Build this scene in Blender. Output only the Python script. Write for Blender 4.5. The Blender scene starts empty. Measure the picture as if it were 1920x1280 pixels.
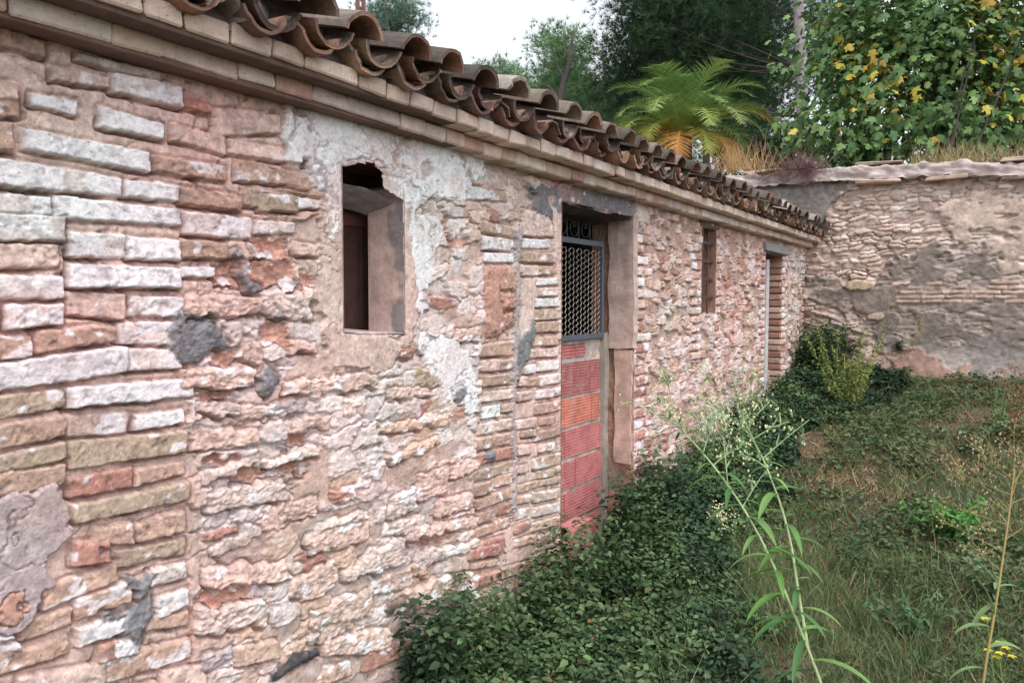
import bpy, math, random
import numpy as np
from mathutils import Vector, Matrix

# ------------------------------------------------------------------ camera, sky, sun, exposure
C = bpy.context.scene
CAM = (1.8, 0.0, 1.6); YAW = 32.4; PITCH = 2.96; FPX = 1450.0
cd = bpy.data.cameras.new('camera'); cam = bpy.data.objects.new('camera', cd)
C.collection.objects.link(cam); C.camera = cam
cam.location = CAM
cam.rotation_euler = (math.radians(90 - PITCH), 0, math.radians(YAW))
cd.sensor_width = 36; cd.lens = FPX / 1920 * 36
cd.clip_start = 0.05; cd.clip_end = 1000

SUN_EL, SUN_AZ = 58.0, 128.0          # azimuth measured from +Y towards +X
w = bpy.data.worlds.new('World'); C.world = w; w.use_nodes = True
nt = w.node_tree; nt.nodes.clear()
sky = nt.nodes.new('ShaderNodeTexSky'); sky.sky_type = 'NISHITA'; sky.sun_disc = False
sky.sun_elevation = math.radians(SUN_EL); sky.sun_rotation = math.radians(SUN_AZ)
sky.air_density = 1.0; sky.dust_density = 3.0; sky.ozone_density = 1.0
hs = nt.nodes.new('ShaderNodeHueSaturation'); hs.inputs['Saturation'].default_value = 0.2
hs.inputs['Value'].default_value = 2.1
bg = nt.nodes.new('ShaderNodeBackground'); bg.inputs['Strength'].default_value = 0.15
wo = nt.nodes.new('ShaderNodeOutputWorld')
nt.links.new(sky.outputs[0], hs.inputs['Color']); nt.links.new(hs.outputs[0], bg.inputs[0])
nt.links.new(bg.outputs[0], wo.inputs[0])
sd = bpy.data.lights.new('sun', 'SUN'); sun = bpy.data.objects.new('sun', sd); C.collection.objects.link(sun)
sd.energy = 0.8; sd.angle = math.radians(20); sd.color = (1.0, 0.95, 0.89)
az, el = math.radians(SUN_AZ), math.radians(SUN_EL)
sdir = Vector((math.sin(az) * math.cos(el), math.cos(az) * math.cos(el), math.sin(el)))
sun.rotation_euler = sdir.to_track_quat('Z', 'Y').to_euler()
C.view_settings.view_transform = 'Standard'; C.view_settings.look = 'None'
C.view_settings.gamma = 1; C.view_settings.exposure = 0.12
C.cycles.max_bounces = 8; C.cycles.transparent_max_bounces = 8

# ------------------------------------------------------------------ helpers
rng = np.random.default_rng(11)
_R = np.array(cam.rotation_euler.to_matrix())
def ray(px, py):
    d = _R @ np.array([px - 960.0, 640.0 - py, -FPX]); return d
def onx(px, py, X=0.0):               # photo point on the plane x = X  ->  (y, z)
    d = ray(px, py); t = (X - CAM[0]) / d[0]; return (d[1] * t + CAM[1], d[2] * t + CAM[2])
def ony(px, py, Y):                   # photo point on the plane y = Y  ->  (x, z)
    d = ray(px, py); t = (Y - CAM[1]) / d[1]; return (d[0] * t + CAM[0], d[2] * t + CAM[2])
def at(px, py, depth):                # point at a given distance along the view axis
    d = ray(px, py) / FPX * depth; return np.array(CAM) + d

def lin(c):
    c = np.asarray(c, float) / 255.0
    return np.where(c <= 0.04045, c / 12.92, ((c + 0.055) / 1.055) ** 2.4)

def hsh(i, j, s):
    a = (np.asarray(i).astype(np.int64) * 374761393 + np.asarray(j).astype(np.int64) * 668265263 + s * 1274126177) & 0xffffffff
    a = ((a ^ (a >> 13)) * 1103515245) & 0xffffffff
    a = ((a ^ (a >> 16)) * 2246822519) & 0xffffffff
    return ((a ^ (a >> 15)) & 0xffffff) / 16777215.0
def vn(x, y, s=0):
    xi = np.floor(x); yi = np.floor(y); fx = x - xi; fy = y - yi
    fx = fx * fx * (3 - 2 * fx); fy = fy * fy * (3 - 2 * fy)
    a = hsh(xi, yi, s); b = hsh(xi + 1, yi, s); c = hsh(xi, yi + 1, s); d = hsh(xi + 1, yi + 1, s)
    return (a + (b - a) * fx) * (1 - fy) + (c + (d - c) * fx) * fy
def fbm(x, y, s=0, o=4):
    r = 0; a = 1; t = 0
    for k in range(o):
        r = r + a * vn(x * 2 ** k + 17.3 * k, y * 2 ** k - 9.1 * k, s + k); t += a; a *= 0.52
    return r / t                      # 0..1
def ridged(x, y, s=0, o=4):
    r = 0; a = 1; t = 0
    for k in range(o):
        r = r + a * (1 - np.abs(2 * vn(x * 2 ** k + 5 * k, y * 2 ** k, s + k) - 1)); t += a; a *= 0.55
    return r / t
def sst(a, b, x):
    t = np.clip((x - a) / (b - a), 0, 1); return t * t * (3 - 2 * t)
def voro(x, y, s):
    xi = np.floor(x); yi = np.floor(y)
    f1 = np.full(x.shape, 9.0); f2 = np.full(x.shape, 9.0); ia = np.zeros(x.shape); ib = np.zeros(x.shape)
    for dj in (-1, 0, 1):
        for di in (-1, 0, 1):
            ci = xi + di; cj = yi + dj
            px = ci + 0.12 + 0.76 * hsh(ci, cj, s); py = cj + 0.12 + 0.76 * hsh(ci, cj, s + 1)
            d = np.sqrt((px - x) ** 2 + (py - y) ** 2)
            n = d < f1
            f2 = np.where(n, f1, np.minimum(f2, d)); ia = np.where(n, ci, ia); ib = np.where(n, cj, ib)
            f1 = np.where(n, d, f1)
    return f1, f2, ia, ib
def psdf(P, x, y):                    # signed distance to a polygon, negative inside
    d = np.full(x.shape, 1e9); ins = np.zeros(x.shape, bool); n = len(P)
    for i in range(n):
        ax, ay = P[i]; bx, by = P[(i + 1) % n]
        ex, ey = bx - ax, by - ay; L = ex * ex + ey * ey + 1e-12
        t = np.clip(((x - ax) * ex + (y - ay) * ey) / L, 0, 1)
        d = np.minimum(d, (x - ax - t * ex) ** 2 + (y - ay - t * ey) ** 2)
        if ay != by:
            ins ^= ((ay > y) != (by > y)) & (x < (bx - ax) * (y - ay) / (by - ay) + ax)
    d = np.sqrt(d); return np.where(ins, -d, d)

def mesh_obj(name, V, F, mat, parent=None, col=None, smooth=False):
    """V (n,3); F list of int arrays (m,k); one mesh object."""
    V = np.asarray(V, np.float32)
    if not isinstance(F, (list, tuple)): F = [F]
    F = [np.asarray(f, np.int32) for f in F if len(f)]
    me = bpy.data.meshes.new(name)
    nl = sum(f.size for f in F); nf = sum(len(f) for f in F)
    me.vertices.add(len(V)); me.vertices.foreach_set('co', V.ravel())
    me.loops.add(nl); me.polygons.add(nf)
    me.loops.foreach_set('vertex_index', np.concatenate([f.ravel() for f in F]))
    ls = []; o = 0
    for f in F:
        ls.append(o + np.arange(len(f)) * f.shape[1]); o += f.size
    me.polygons.foreach_set('loop_start', np.concatenate(ls).astype(np.int32))
    me.polygons.foreach_set('use_smooth', np.full(nf, smooth))
    me.update(calc_edges=True)
    if col is not None:
        a = me.color_attributes.new('Col', 'FLOAT_COLOR', 'POINT')
        c = np.ones((len(V), 4), np.float32); c[:, :3] = col
        a.data.foreach_set('color', c.ravel())
    me.materials.append(mat)
    o = bpy.data.objects.new(name, me); C.collection.objects.link(o)
    if parent is not None: o.parent = parent
    return o

class MB:
    def __init__(s): s.V = []; s.F = {}; s.C = []; s.n = 0
    def add(s, V, F, col):
        V = np.asarray(V, float)
        if not isinstance(F, (list, tuple)): F = [F]
        for f in F:
            f = np.asarray(f, int)
            if f.size: s.F.setdefault(f.shape[1], []).append(f + s.n)
        s.V.append(V); s.C.append(np.broadcast_to(np.asarray(col, float), (len(V), 3))); s.n += len(V)
    def build(s, name, mat, parent=None, smooth=False):
        return mesh_obj(name, np.concatenate(s.V), [np.concatenate(v) for v in s.F.values()], mat, parent, np.concatenate(s.C), smooth)

def bevbox(c, size, b=0.004, jit=0.0, rot=None, r=rng):
    """box with bevelled edges; c centre, size full size"""
    h = np.asarray(size, float) / 2; V = []; idx = {}
    for sx in (-1, 1):
        for sy in (-1, 1):
            for sz in (-1, 1):
                j = r.normal(0, jit, 3) if jit else 0
                for ax in range(3):
                    p = np.array([sx, sy, sz], float) * h
                    for k in range(3):
                        if k != ax: p[k] -= np.sign(p[k]) * b
                    idx[(sx, sy, sz, ax)] = len(V); V.append(p + j)
    Q = []; T = []
    for ax in range(3):
        a, d = (ax + 1) % 3, (ax + 2) % 3
        for s in (-1, 1):
            q = []
            for (p, t) in ((-1, -1), (1, -1), (1, 1), (-1, 1)):
                k = [0, 0, 0]; k[ax] = s; k[a] = p; k[d] = t; q.append(idx[(k[0], k[1], k[2], ax)])
            Q.append(q if s > 0 else q[::-1])
        for p in (-1, 1):
            for t in (-1, 1):
                k0 = [0, 0, 0]; k0[a] = p; k0[d] = t; k1 = list(k0); k0[ax] = -1; k1[ax] = 1
                q = [idx[(*k0, a)], idx[(*k1, a)], idx[(*k1, d)], idx[(*k0, d)]]
                Q.append(q if p * t > 0 else q[::-1])
    for sx in (-1, 1):
        for sy in (-1, 1):
            for sz in (-1, 1):
                t = [idx[(sx, sy, sz, k)] for k in range(3)]; T.append(t if sx * sy * sz > 0 else t[::-1])
    V = np.array(V)
    if rot is not None: V = V @ np.array(rot).T
    return V + np.asarray(c, float), [np.array(Q), np.array(T)]

def tube(pts, rad, n=8, cap=True):
    pts = np.asarray(pts, float); m = len(pts); rad = np.broadcast_to(np.asarray(rad, float), (m,))
    T = np.gradient(pts, axis=0); T /= np.linalg.norm(T, axis=1)[:, None] + 1e-9
    up = np.array([0, 0, 1.0]) if abs(T[0][2]) < 0.9 else np.array([1.0, 0, 0])
    V = []
    a = np.arange(n) * 2 * np.pi / n
    A = np.cross(up, T[0]); A /= np.linalg.norm(A)
    for i in range(m):
        A = A - T[i] * (A @ T[i]); A /= np.linalg.norm(A) + 1e-9; B = np.cross(T[i], A)
        V.append(pts[i] + rad[i] * (np.cos(a)[:, None] * A + np.sin(a)[:, None] * B))
    V = np.concatenate(V); Q = []
    for i in range(m - 1):
        for k in range(n):
            k2 = (k + 1) % n; Q.append([i * n + k, i * n + k2, (i + 1) * n + k2, (i + 1) * n + k])
    F = [np.array(Q)]
    if cap:
        V = np.concatenate([V, pts[:1], pts[-1:]]); s, e = m * n, m * n + 1
        F.append(np.array([[s, (k + 1) % n, k] for k in range(n)] + [[e, (m - 1) * n + k, (m - 1) * n + (k + 1) % n] for k in range(n)]))
    return V, F

def scatter(mb, pv, pf, pos, R, scale, col):
    """copies of prototype pv,pf; R (n,3,3), scale (n,) or (n,3), col (n,3)"""
    n = len(pos); scale = np.asarray(scale, float)
    if scale.ndim == 1: scale = scale[:, None]
    P = pv[None] * scale[:, None, :]
    W = np.einsum('nij,nkj->nki', R, P) + pos[:, None]
    F = (pf[None] + (np.arange(n) * len(pv))[:, None, None]).reshape(-1, pf.shape[1])
    mb.add(W.reshape(-1, 3), [F], np.repeat(col, len(pv), axis=0))

def frames(d, up):
    """rotation matrices with local +Y along d and local +Z near up"""
    d = d / (np.linalg.norm(d, axis=1)[:, None] + 1e-9)
    x = np.cross(d, up); x /= np.linalg.norm(x, axis=1)[:, None] + 1e-9
    z = np.cross(x, d)
    return np.stack([x, d, z], axis=2)

def empty(name, loc, label, cat, group=None):
    o = bpy.data.objects.new(name, None); C.collection.objects.link(o); o.location = loc
    o['label'] = label; o['category'] = cat
    if group: o['group'] = group
    o.empty_display_size = 0.1
    bpy.context.view_layer.update()
    return o
def tag(o, label=None, cat=None, group=None, kind=None):
    if label: o['label'] = label
    if cat: o['category'] = cat
    if group: o['group'] = group
    if kind: o['kind'] = kind
    return o
ORIG = {}
def part(mb, name, mat, parent, smooth=False):
    """build a part in world coordinates and hang it under its thing (or part)"""
    loc = np.array(ORIG.get(parent.name, parent.location))
    for i in range(len(mb.V)): mb.V[i] = mb.V[i] - loc
    o = mb.build(name, mat, parent, smooth); ORIG[o.name] = loc
    return o

def mat(name, rough=0.9, bump=0.4, bscale=60, var=0.18, vscale=14, transl=0.0, spec=0.25, metal=0.0, base=None, bdist=0.004, detail=8, speck=0.0):
    m = bpy.data.materials.new(name); m.use_nodes = True; t = m.node_tree; n = t.nodes; L = t.links
    p = n['Principled BSDF']; p.inputs['Roughness'].default_value = rough
    p.inputs['Specular IOR Level'].default_value = spec; p.inputs['Metallic'].default_value = metal
    if base is None:
        a = n.new('ShaderNodeAttribute'); a.attribute_name = 'Col'; csock = a.outputs['Color']
    else:
        a = n.new('ShaderNodeRGB'); a.outputs[0].default_value = (*base, 1); csock = a.outputs[0]
    tc = n.new('ShaderNodeTexCoord')
    if var > 0:
        nz = n.new('ShaderNodeTexNoise'); nz.inputs['Scale'].default_value = vscale; nz.inputs['Detail'].default_value = detail
        nz.inputs['Roughness'].default_value = 0.65
        L.new(tc.outputs['Object'], nz.inputs['Vector'])
        mr = n.new('ShaderNodeMapRange'); mr.inputs[1].default_value = 0.3; mr.inputs[2].default_value = 0.7
        mr.inputs[3].default_value = 1 - var; mr.inputs[4].default_value = 1 + var
        L.new(nz.outputs[0], mr.inputs[0])
        mx = n.new('ShaderNodeMix'); mx.data_type = 'RGBA'; mx.blend_type = 'MULTIPLY'; mx.inputs[0].default_value = 1
        cb = n.new('ShaderNodeCombineColor')
        for k in range(3): L.new(mr.outputs[0], cb.inputs[k])
        L.new(csock, mx.inputs[6]); L.new(cb.outputs[0], mx.inputs[7]); csock = mx.outputs[2]
    if speck > 0:                                     # small dark pits and lichen specks
        n2 = n.new('ShaderNodeTexNoise'); n2.inputs['Scale'].default_value = 130; n2.inputs['Detail'].default_value = 3
        L.new(tc.outputs['Object'], n2.inputs['Vector'])
        r2 = n.new('ShaderNodeMapRange'); r2.inputs[1].default_value = 0.62; r2.inputs[2].default_value = 0.72
        r2.inputs[3].default_value = 1; r2.inputs[4].default_value = 1 - speck
        L.new(n2.outputs[0], r2.inputs[0])
        c2 = n.new('ShaderNodeCombineColor')
        for k in range(3): L.new(r2.outputs[0], c2.inputs[k])
        m2 = n.new('ShaderNodeMix'); m2.data_type = 'RGBA'; m2.blend_type = 'MULTIPLY'; m2.inputs[0].default_value = 1
        L.new(csock, m2.inputs[6]); L.new(c2.outputs[0], m2.inputs[7]); csock = m2.outputs[2]
    L.new(csock, p.inputs['Base Color'])
    if bump > 0:
        nb = n.new('ShaderNodeTexNoise'); nb.inputs['Scale'].default_value = bscale; nb.inputs['Detail'].default_value = 10
        nb.inputs['Roughness'].default_value = 0.7
        L.new(tc.outputs['Object'], nb.inputs['Vector'])
        bp = n.new('ShaderNodeBump'); bp.inputs['Strength'].default_value = bump; bp.inputs['Distance'].default_value = bdist
        L.new(nb.outputs[0], bp.inputs['Height']); L.new(bp.outputs[0], p.inputs['Normal'])
    if transl > 0:
        tr = n.new('ShaderNodeBsdfTranslucent'); L.new(csock, tr.inputs[0])
        ms = n.new('ShaderNodeMixShader'); ms.inputs[0].default_value = transl
        L.new(p.outputs[0], ms.inputs[1]); L.new(tr.outputs[0], ms.inputs[2])
        L.new(ms.outputs[0], n['Material Output'].inputs[0])
    return m

M_masonry = mat('masonry', 0.95, 0.9, 70, 0.17, 45, bdist=0.006, speck=0.45)
M_backwall = mat('old_rubble', 0.95, 0.6, 40, 0.25, 12, bdist=0.01, speck=0.3)
M_brick = mat('cornice_brick', 0.94, 0.8, 60, 0.24, 14, speck=0.55, bdist=0.006)
M_tile = mat('clay_tile', 0.95, 0.8, 55, 0.38, 16, speck=0.6, bdist=0.006)
M_plaster = mat('plaster', 0.95, 0.8, 50, 0.2, 18, speck=0.4, bdist=0.006)
M_metal = mat('painted_iron', 0.55, 0.3, 90, 0.25, 25, spec=0.5, metal=0.3, bdist=0.001)
M_wood = mat('weathered_wood', 0.85, 0.4, 40, 0.25, 15)
M_hollow = mat('red_hollow_brick', 0.9, 0.5, 70, 0.26, 16, speck=0.3)
M_soil = mat('soil', 0.95, 0.8, 25, 0.3, 6, bdist=0.02)
M_leaf = mat('leaf', 0.55, 0, 0, 0.12, 30, transl=0.22, spec=0.35)
M_leafd = mat('dull_leaf', 0.7, 0, 0, 0.15, 12, transl=0.15, spec=0.2)
M_needle = mat('pine_needles', 0.75, 0, 0, 0.15, 2, transl=0.12, spec=0.15)
M_bark = mat('bark', 0.95, 0.8, 14, 0.3, 8, bdist=0.03)
M_stem = mat('stem', 0.6, 0.1, 60, 0.1, 20, transl=0.0)
# ------------------------------------------------------------------ ground
XEND = 8.67
def ground_z(x, y):
    x = np.asarray(x, float); y = np.asarray(y, float)
    yc = np.clip(y, -30, XEND)
    z = np.interp(yc, [-30, -6, 1.8, 2.6, 3.5, 5, 7, 8.67], [-0.3, -0.12, 0.0, 0.06, 0.16, 0.36, 0.6, 0.74]) + 0.015 * np.clip(x, -1, 3)
    z = z + 0.05 * (fbm(x * 0.9 + 40, y * 0.9 + 40, 5, 3) - 0.5)
    bank = sst(7.3, 8.6, y) * 0.10
    beyond = sst(XEND, XEND + 8, y) * 0.9      # the land behind the old wall lies higher
    return z + bank + beyond
gx = np.unique(np.concatenate([np.linspace(-150, -6, 30), np.linspace(-6, -0.3, 12), np.linspace(-0.3, 5, 220), np.linspace(5, 12, 30), np.linspace(12, 180, 30)]))
gy = np.unique(np.concatenate([np.linspace(-80, -3, 20), np.linspace(-3, 9, 420), np.linspace(9, 30, 40), np.linspace(30, 260, 30)]))
GX, GY = np.meshgrid(gx, gy, indexing='ij')
GZ = ground_z(GX, GY) + 0.03 * (fbm(GX * 6, GY * 6, 9, 4) - 0.5) * (np.abs(GX) < 12)
gm = fbm(GX * 1.1, GY * 1.1, 21, 4)
gcol = np.where(sst(0.42, 0.58, gm)[..., None] > 0.5, lin((92, 80, 64)), lin((62, 66, 46))) * (0.7 + 0.6 * fbm(GX * 9, GY * 9, 22, 3))[..., None]
def grid_faces(nx, ny):
    i = np.arange(nx - 1)[:, None] * ny + np.arange(ny - 1)[None]
    return np.stack([i, i + ny, i + ny + 1, i + 1], -1).reshape(-1, 4)
tag(mesh_obj('ground', np.stack([GX, GY, GZ], -1).reshape(-1, 3), grid_faces(len(gx), len(gy)), M_soil, None, gcol.reshape(-1, 3), True), kind='structure')

# ------------------------------------------------------------------ the shed
shed = empty('farm_shed', (0, 4, 0.2), 'long low shed of rubble stone and old whitewashed brick under a clay tile roof', 'shed')

# openings on the wall face: (y0, y1, z0, z1)
WIN = (1.813, 2.115, 1.50, 2.03)
DOOR = (3.27, 4.14, 0.0, 2.075)
SLIT = (5.31, 5.62, 1.51, 2.12)
DR2 = (7.03, 7.63, 0.3, 2.03)

# grid
us = [-1.2]
while us[-1] < XEND + 0.05:
    u = us[-1]
    st = 0.0028 * (u * u + 3.24) / 3.9 if u > 0.62 else 0.016
    us.append(u + min(0.0125, st if u > 0.62 else 0.016))
US = np.array(us)
for a in (WIN, DOOR, SLIT, DR2):
    for v in a[:2]: US[np.argmin(np.abs(US - v))] = v
ZS = np.concatenate([np.arange(-0.15, 0.25, 0.012), np.arange(0.25, 2.262, 0.0031)])
UU, ZZ = np.meshgrid(US, ZS, indexing='ij')
W1 = (fbm(UU * 22, ZZ * 22, 1, 3) - 0.5); W2 = (fbm(UU * 22, ZZ * 22, 2, 3) - 0.5)
W3 = (fbm(UU * 60, ZZ * 60, 3, 2) - 0.5); W4 = (fbm(UU * 60, ZZ * 60, 4, 2) - 0.5)
NF = fbm(UU * 90, ZZ * 90, 31, 3) - 0.5
NM = fbm(UU * 30, ZZ * 34, 32, 4) - 0.5
NL = fbm(UU * 5, ZZ * 5, 33, 4) - 0.5
# layered limestone: ridges that run along the bed
LAY = ridged(UU * 18 + 4 * NL, ZZ * 75 + 9 * NL + 5 * W1 + 8 * UU, 34, 5)
DRT = fbm(UU * 34, ZZ * 70 + 10 * UU, 36, 4)
GRT = vn(UU * 190, ZZ * 190, 37) - 0.5
CRK = 1 - np.abs(2 * fbm(UU * 5 + W1, ZZ * 5 + W2, 58, 4) - 1)
PM = np.zeros(UU.shape); BM = np.zeros(UU.shape)
LAY2 = ridged(UU * 45, ZZ * 60, 35, 4)
COLS = dict(W=(232, 226, 230), V=(218, 204, 201), P=(211, 184, 175), T=(186, 157, 142), R=(174, 130, 118), O=(176, 157, 140),
            L=(206, 178, 168), K=(213, 193, 186), E=(192, 150, 136), G=(126, 124, 128), B=(70, 68, 72), M=(211, 185, 176),
            A=(201, 172, 156), D=(130, 108, 100), N=(172, 158, 160))
LC = {k: lin(v) for k, v in COLS.items()}

# base: rubble laid in mortar
def rubble(su, sz, seed, tilt=0.0):
    x = UU / su + 0.55 * W1 + 0.2 * W3 + tilt * ZZ; y = ZZ / sz + 0.6 * W2 + 0.2 * W4 + 0.25 * (fbm(UU * 2, ZZ * 2, seed + 5, 2) - 0.5)
    f1, f2, ia, ib = voro(x, y, seed)
    e = f2 - f1
    r1 = hsh(ia, ib, seed + 10); r2 = hsh(ia, ib, seed + 11); r3 = hsh(ia, ib, seed + 12); r4 = hsh(ia, ib, seed + 13)
    prof = 1 - (1 - np.clip(e / 0.16, 0, 1)) ** 1.8
    keep = r3 > 0.38
    h = np.where(keep, prof * (0.004 + 0.017 * r1), 0.0)
    lowgap = np.clip(1 - e / 0.10, 0, 1)
    return h, e, keep, r1, r2, r4, lowgap
ha = rubble(0.135, 0.070, 100, 0.3); hb = rubble(0.098, 0.054, 200)
sel = UU > 3.2
pick = lambda k: np.where(sel, hb[k], ha[k])
h, e, keep, r1, r2, r4, gap = [pick(k) for k in range(7)]
stone = np.where(keep, sst(0.04, 0.12, e), 0)
gapm = sst(0.42, 0.62, fbm(UU * 6, ZZ * 8, 41, 3))
H = h - 0.018 * gap * gapm + 0.006 * NM + 0.004 * NL + 0.0022 * GRT + stone * (0.006 * (LAY - 0.5) + 0.006 * (LAY2 - 0.5))
pal = np.stack([LC[k] for k in ('L', 'A', 'P', 'L', 'K', 'T', 'L', 'M', 'K', 'A', 'R', 'L')])
ci = np.clip((r2 * 12).astype(int), 0, 11)
cst = pal[ci] * (0.86 + 0.28 * r4)[..., None]
mort = LC['M'] * (0.9 + 0.4 * NM)[..., None] * (0.95 + 0.25 * NL[..., None])
mfar = LC['P'] * np.array([0.80, 0.74, 0.70])
mort = np.where(sel[..., None], mfar * (0.9 + 0.5 * NM)[..., None], mort)
CC = mort * (1 - stone[..., None]) + cst * stone[..., None]
# streaks of lime left on the faces
lime = sst(0.50, 0.60, fbm(UU * 9 + 3, ZZ * 10, 51, 4) + 0.10 * np.exp(-((UU - 1.95) / 0.8) ** 2 - ((ZZ - 1.35) / 0.55) ** 2) - 0.015)
lime = lime * (UU < 3.3)
lime = np.maximum(lime, sel * sst(0.56, 0.64, fbm(UU * 5 + 8, ZZ * 7, 52, 3)) * 0.65)
CC = CC * (1 - 0.45 * lime[..., None]) + LC['W'] * 0.45 * lime[..., None]
H += 0.003 * lime
# flush sandy mortar low down between the big stones
fl = sst(0.40, 0.52, fbm(UU * 4, ZZ * 5, 53, 3)) * (UU < 3.25) * (ZZ < 1.6)
fl = fl * sst(0, 0.01, 0.011 - H + 0.008 * NM + 0.002)
CC = CC * (1 - fl[..., None]) + LC['M'] * np.array([0.90, 0.88, 0.86]) * (0.92 + 0.4 * NM)[..., None] * fl[..., None]
H = H * (1 - fl) + fl * (0.012 + 0.003 * NM)

srng = np.random.default_rng(5)
def stamp_uv(P, key, h=0.02, kind='brick', r=None, lime_t=None, groove=0.02, base=0.0):
    P = np.array(P, float)
    lo = P.min(0) - 0.03; hi = P.max(0) + 0.03
    i0, i1 = np.searchsorted(US, (lo[0], hi[0])); j0, j1 = np.searchsorted(ZS, (lo[1], hi[1]))
    if i1 - i0 < 2 or j1 - j0 < 2: return
    s = (slice(i0, i1), slice(j0, j1))
    x = UU[s]; y = ZZ[s]
    if kind == 'brick':
        x = x + 0.009 * W1[s] + 0.007 * W3[s]; y = y + 0.006 * W2[s] + 0.006 * W4[s]; h = h * 0.72; r = r or 0.0048
    elif kind == 'stone':
        x = x + 0.045 * W1[s] + 0.012 * W3[s]; y = y + 0.035 * W2[s] + 0.014 * W4[s]; h = h * 0.62; r = r or 0.009
    else:
        x = x + 0.06 * W1[s] + 0.015 * W3[s]; y = y + 0.06 * W2[s] + 0.015 * W4[s]; r = r or 0.006
    d = psdf(P, x, y)
    t = np.clip(-d / r, 0, 1); prof = 1 - (1 - t) ** 2.5
    c0 = P.mean(0); tx, tz = srng.normal(0, 0.03), srng.normal(0.0, 0.07)
    tiltv = (x - c0[0]) * tx + (y - c0[1]) * tz
    if kind == 'flat': tiltv = 0.0
    m = sst(0.0015, -0.0025, d)
    if kind == 'brick':
        tex = 0.004 * NM[s] + 0.003 * NF[s] + 0.0014 * GRT[s] - 0.007 * sst(0.6, 0.8, fbm(UU[s] * 34, ZZ[s] * 34, srng.integers(999), 3))
    elif kind == 'stone':
        tex = 0.013 * (LAY[s] - 0.55) + 0.011 * (LAY2[s] - 0.5) + 0.010 * NM[s] + 0.005 * NF[s] + 0.002 * GRT[s]
    elif kind == 'hole':
        tex = 0.012 * NM[s] + 0.005 * NF[s] + 0.003 * GRT[s] + 0.008 * (LAY2[s] - .5)
    else:
        tex = 0.003 * NL[s] + 0.0015 * NM[s] + 0.0012 * NF[s] + 0.0006 * GRT[s] - 0.005 * sst(0.93, 0.985, CRK[s])
        if key in 'WG': m = m * (1 - 0.9 * sst(0.68, 0.72, fbm(UU[s] * 13, ZZ[s] * 13, 99, 4)))
    if kind == 'flat': prof = np.clip(-d / r, 0, 1)
    hv = base + (h + tiltv) * prof + tex * np.minimum(prof, t * 2)
    if kind == 'hole' and key == 'G': m = sst(0.006, -0.010, d + 0.008 * NF[s])
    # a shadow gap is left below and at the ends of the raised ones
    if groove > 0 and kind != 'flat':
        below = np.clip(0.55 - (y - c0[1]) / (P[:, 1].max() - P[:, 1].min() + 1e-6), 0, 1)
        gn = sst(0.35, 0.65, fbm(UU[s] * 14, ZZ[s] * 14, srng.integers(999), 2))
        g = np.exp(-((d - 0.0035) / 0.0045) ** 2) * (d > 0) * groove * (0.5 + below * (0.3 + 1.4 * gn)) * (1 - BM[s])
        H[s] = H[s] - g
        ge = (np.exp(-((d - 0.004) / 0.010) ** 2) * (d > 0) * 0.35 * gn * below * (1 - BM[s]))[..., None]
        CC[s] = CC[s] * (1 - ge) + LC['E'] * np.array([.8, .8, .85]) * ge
    H[s] = H[s] * (1 - m) + hv * m
    PM[s] = PM[s] * (1 - m) + (kind == 'flat') * m
    BM[s] = BM[s] * (1 - m) + (kind in ('brick', 'stone')) * m
    base_c = LC[key] * (0.90 + 0.20 * srng.random()) * (1 + 0.55 * NM[s] + 0.25 * NL[s] + 0.45 * NF[s])[..., None]
    if lime_t is not None:
        ln = sst(0.03, -0.03, fbm(UU[s] * 16 + c0[0] * 50, ZZ[s] * 22, srng.integers(999), 4) - lime_t)[..., None] * 0.85
        base_c = base_c * (1 - ln) + LC['W'] * ln
    CC[s] = CC[s] * (1 - m[..., None]) + base_c * m[..., None]
def quad(b, ox, oy, sc=2.977):
    xl, xr, tl, tr, bl, br = b[:6]
    q = [(xl, tl), (xr, tr), (xr, br), (xl, bl)]
    return [onx(ox + x / sc, oy + y / sc) for x, y in q]

# pale brick quoin at the near end and the brickwork above it: seen bricks, in rows
LT = {'W': 0.50, 'V': 0.52, 'P': 0.36, 'T': 0.34, 'O': 0.30, 'R': 0.28, 'A': 0.3}
def bricks(lst, ox, oy, hh=(0.014, 0.026), kind='brick'):
    for b in lst:
        k = b[6]; h = b[7] if len(b) > 7 else srng.uniform(*hh)
        stamp_uv(quad(b, ox, oy), k, h, kind, lime_t=LT.get(k) if kind == 'brick' else 0.36)
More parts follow.
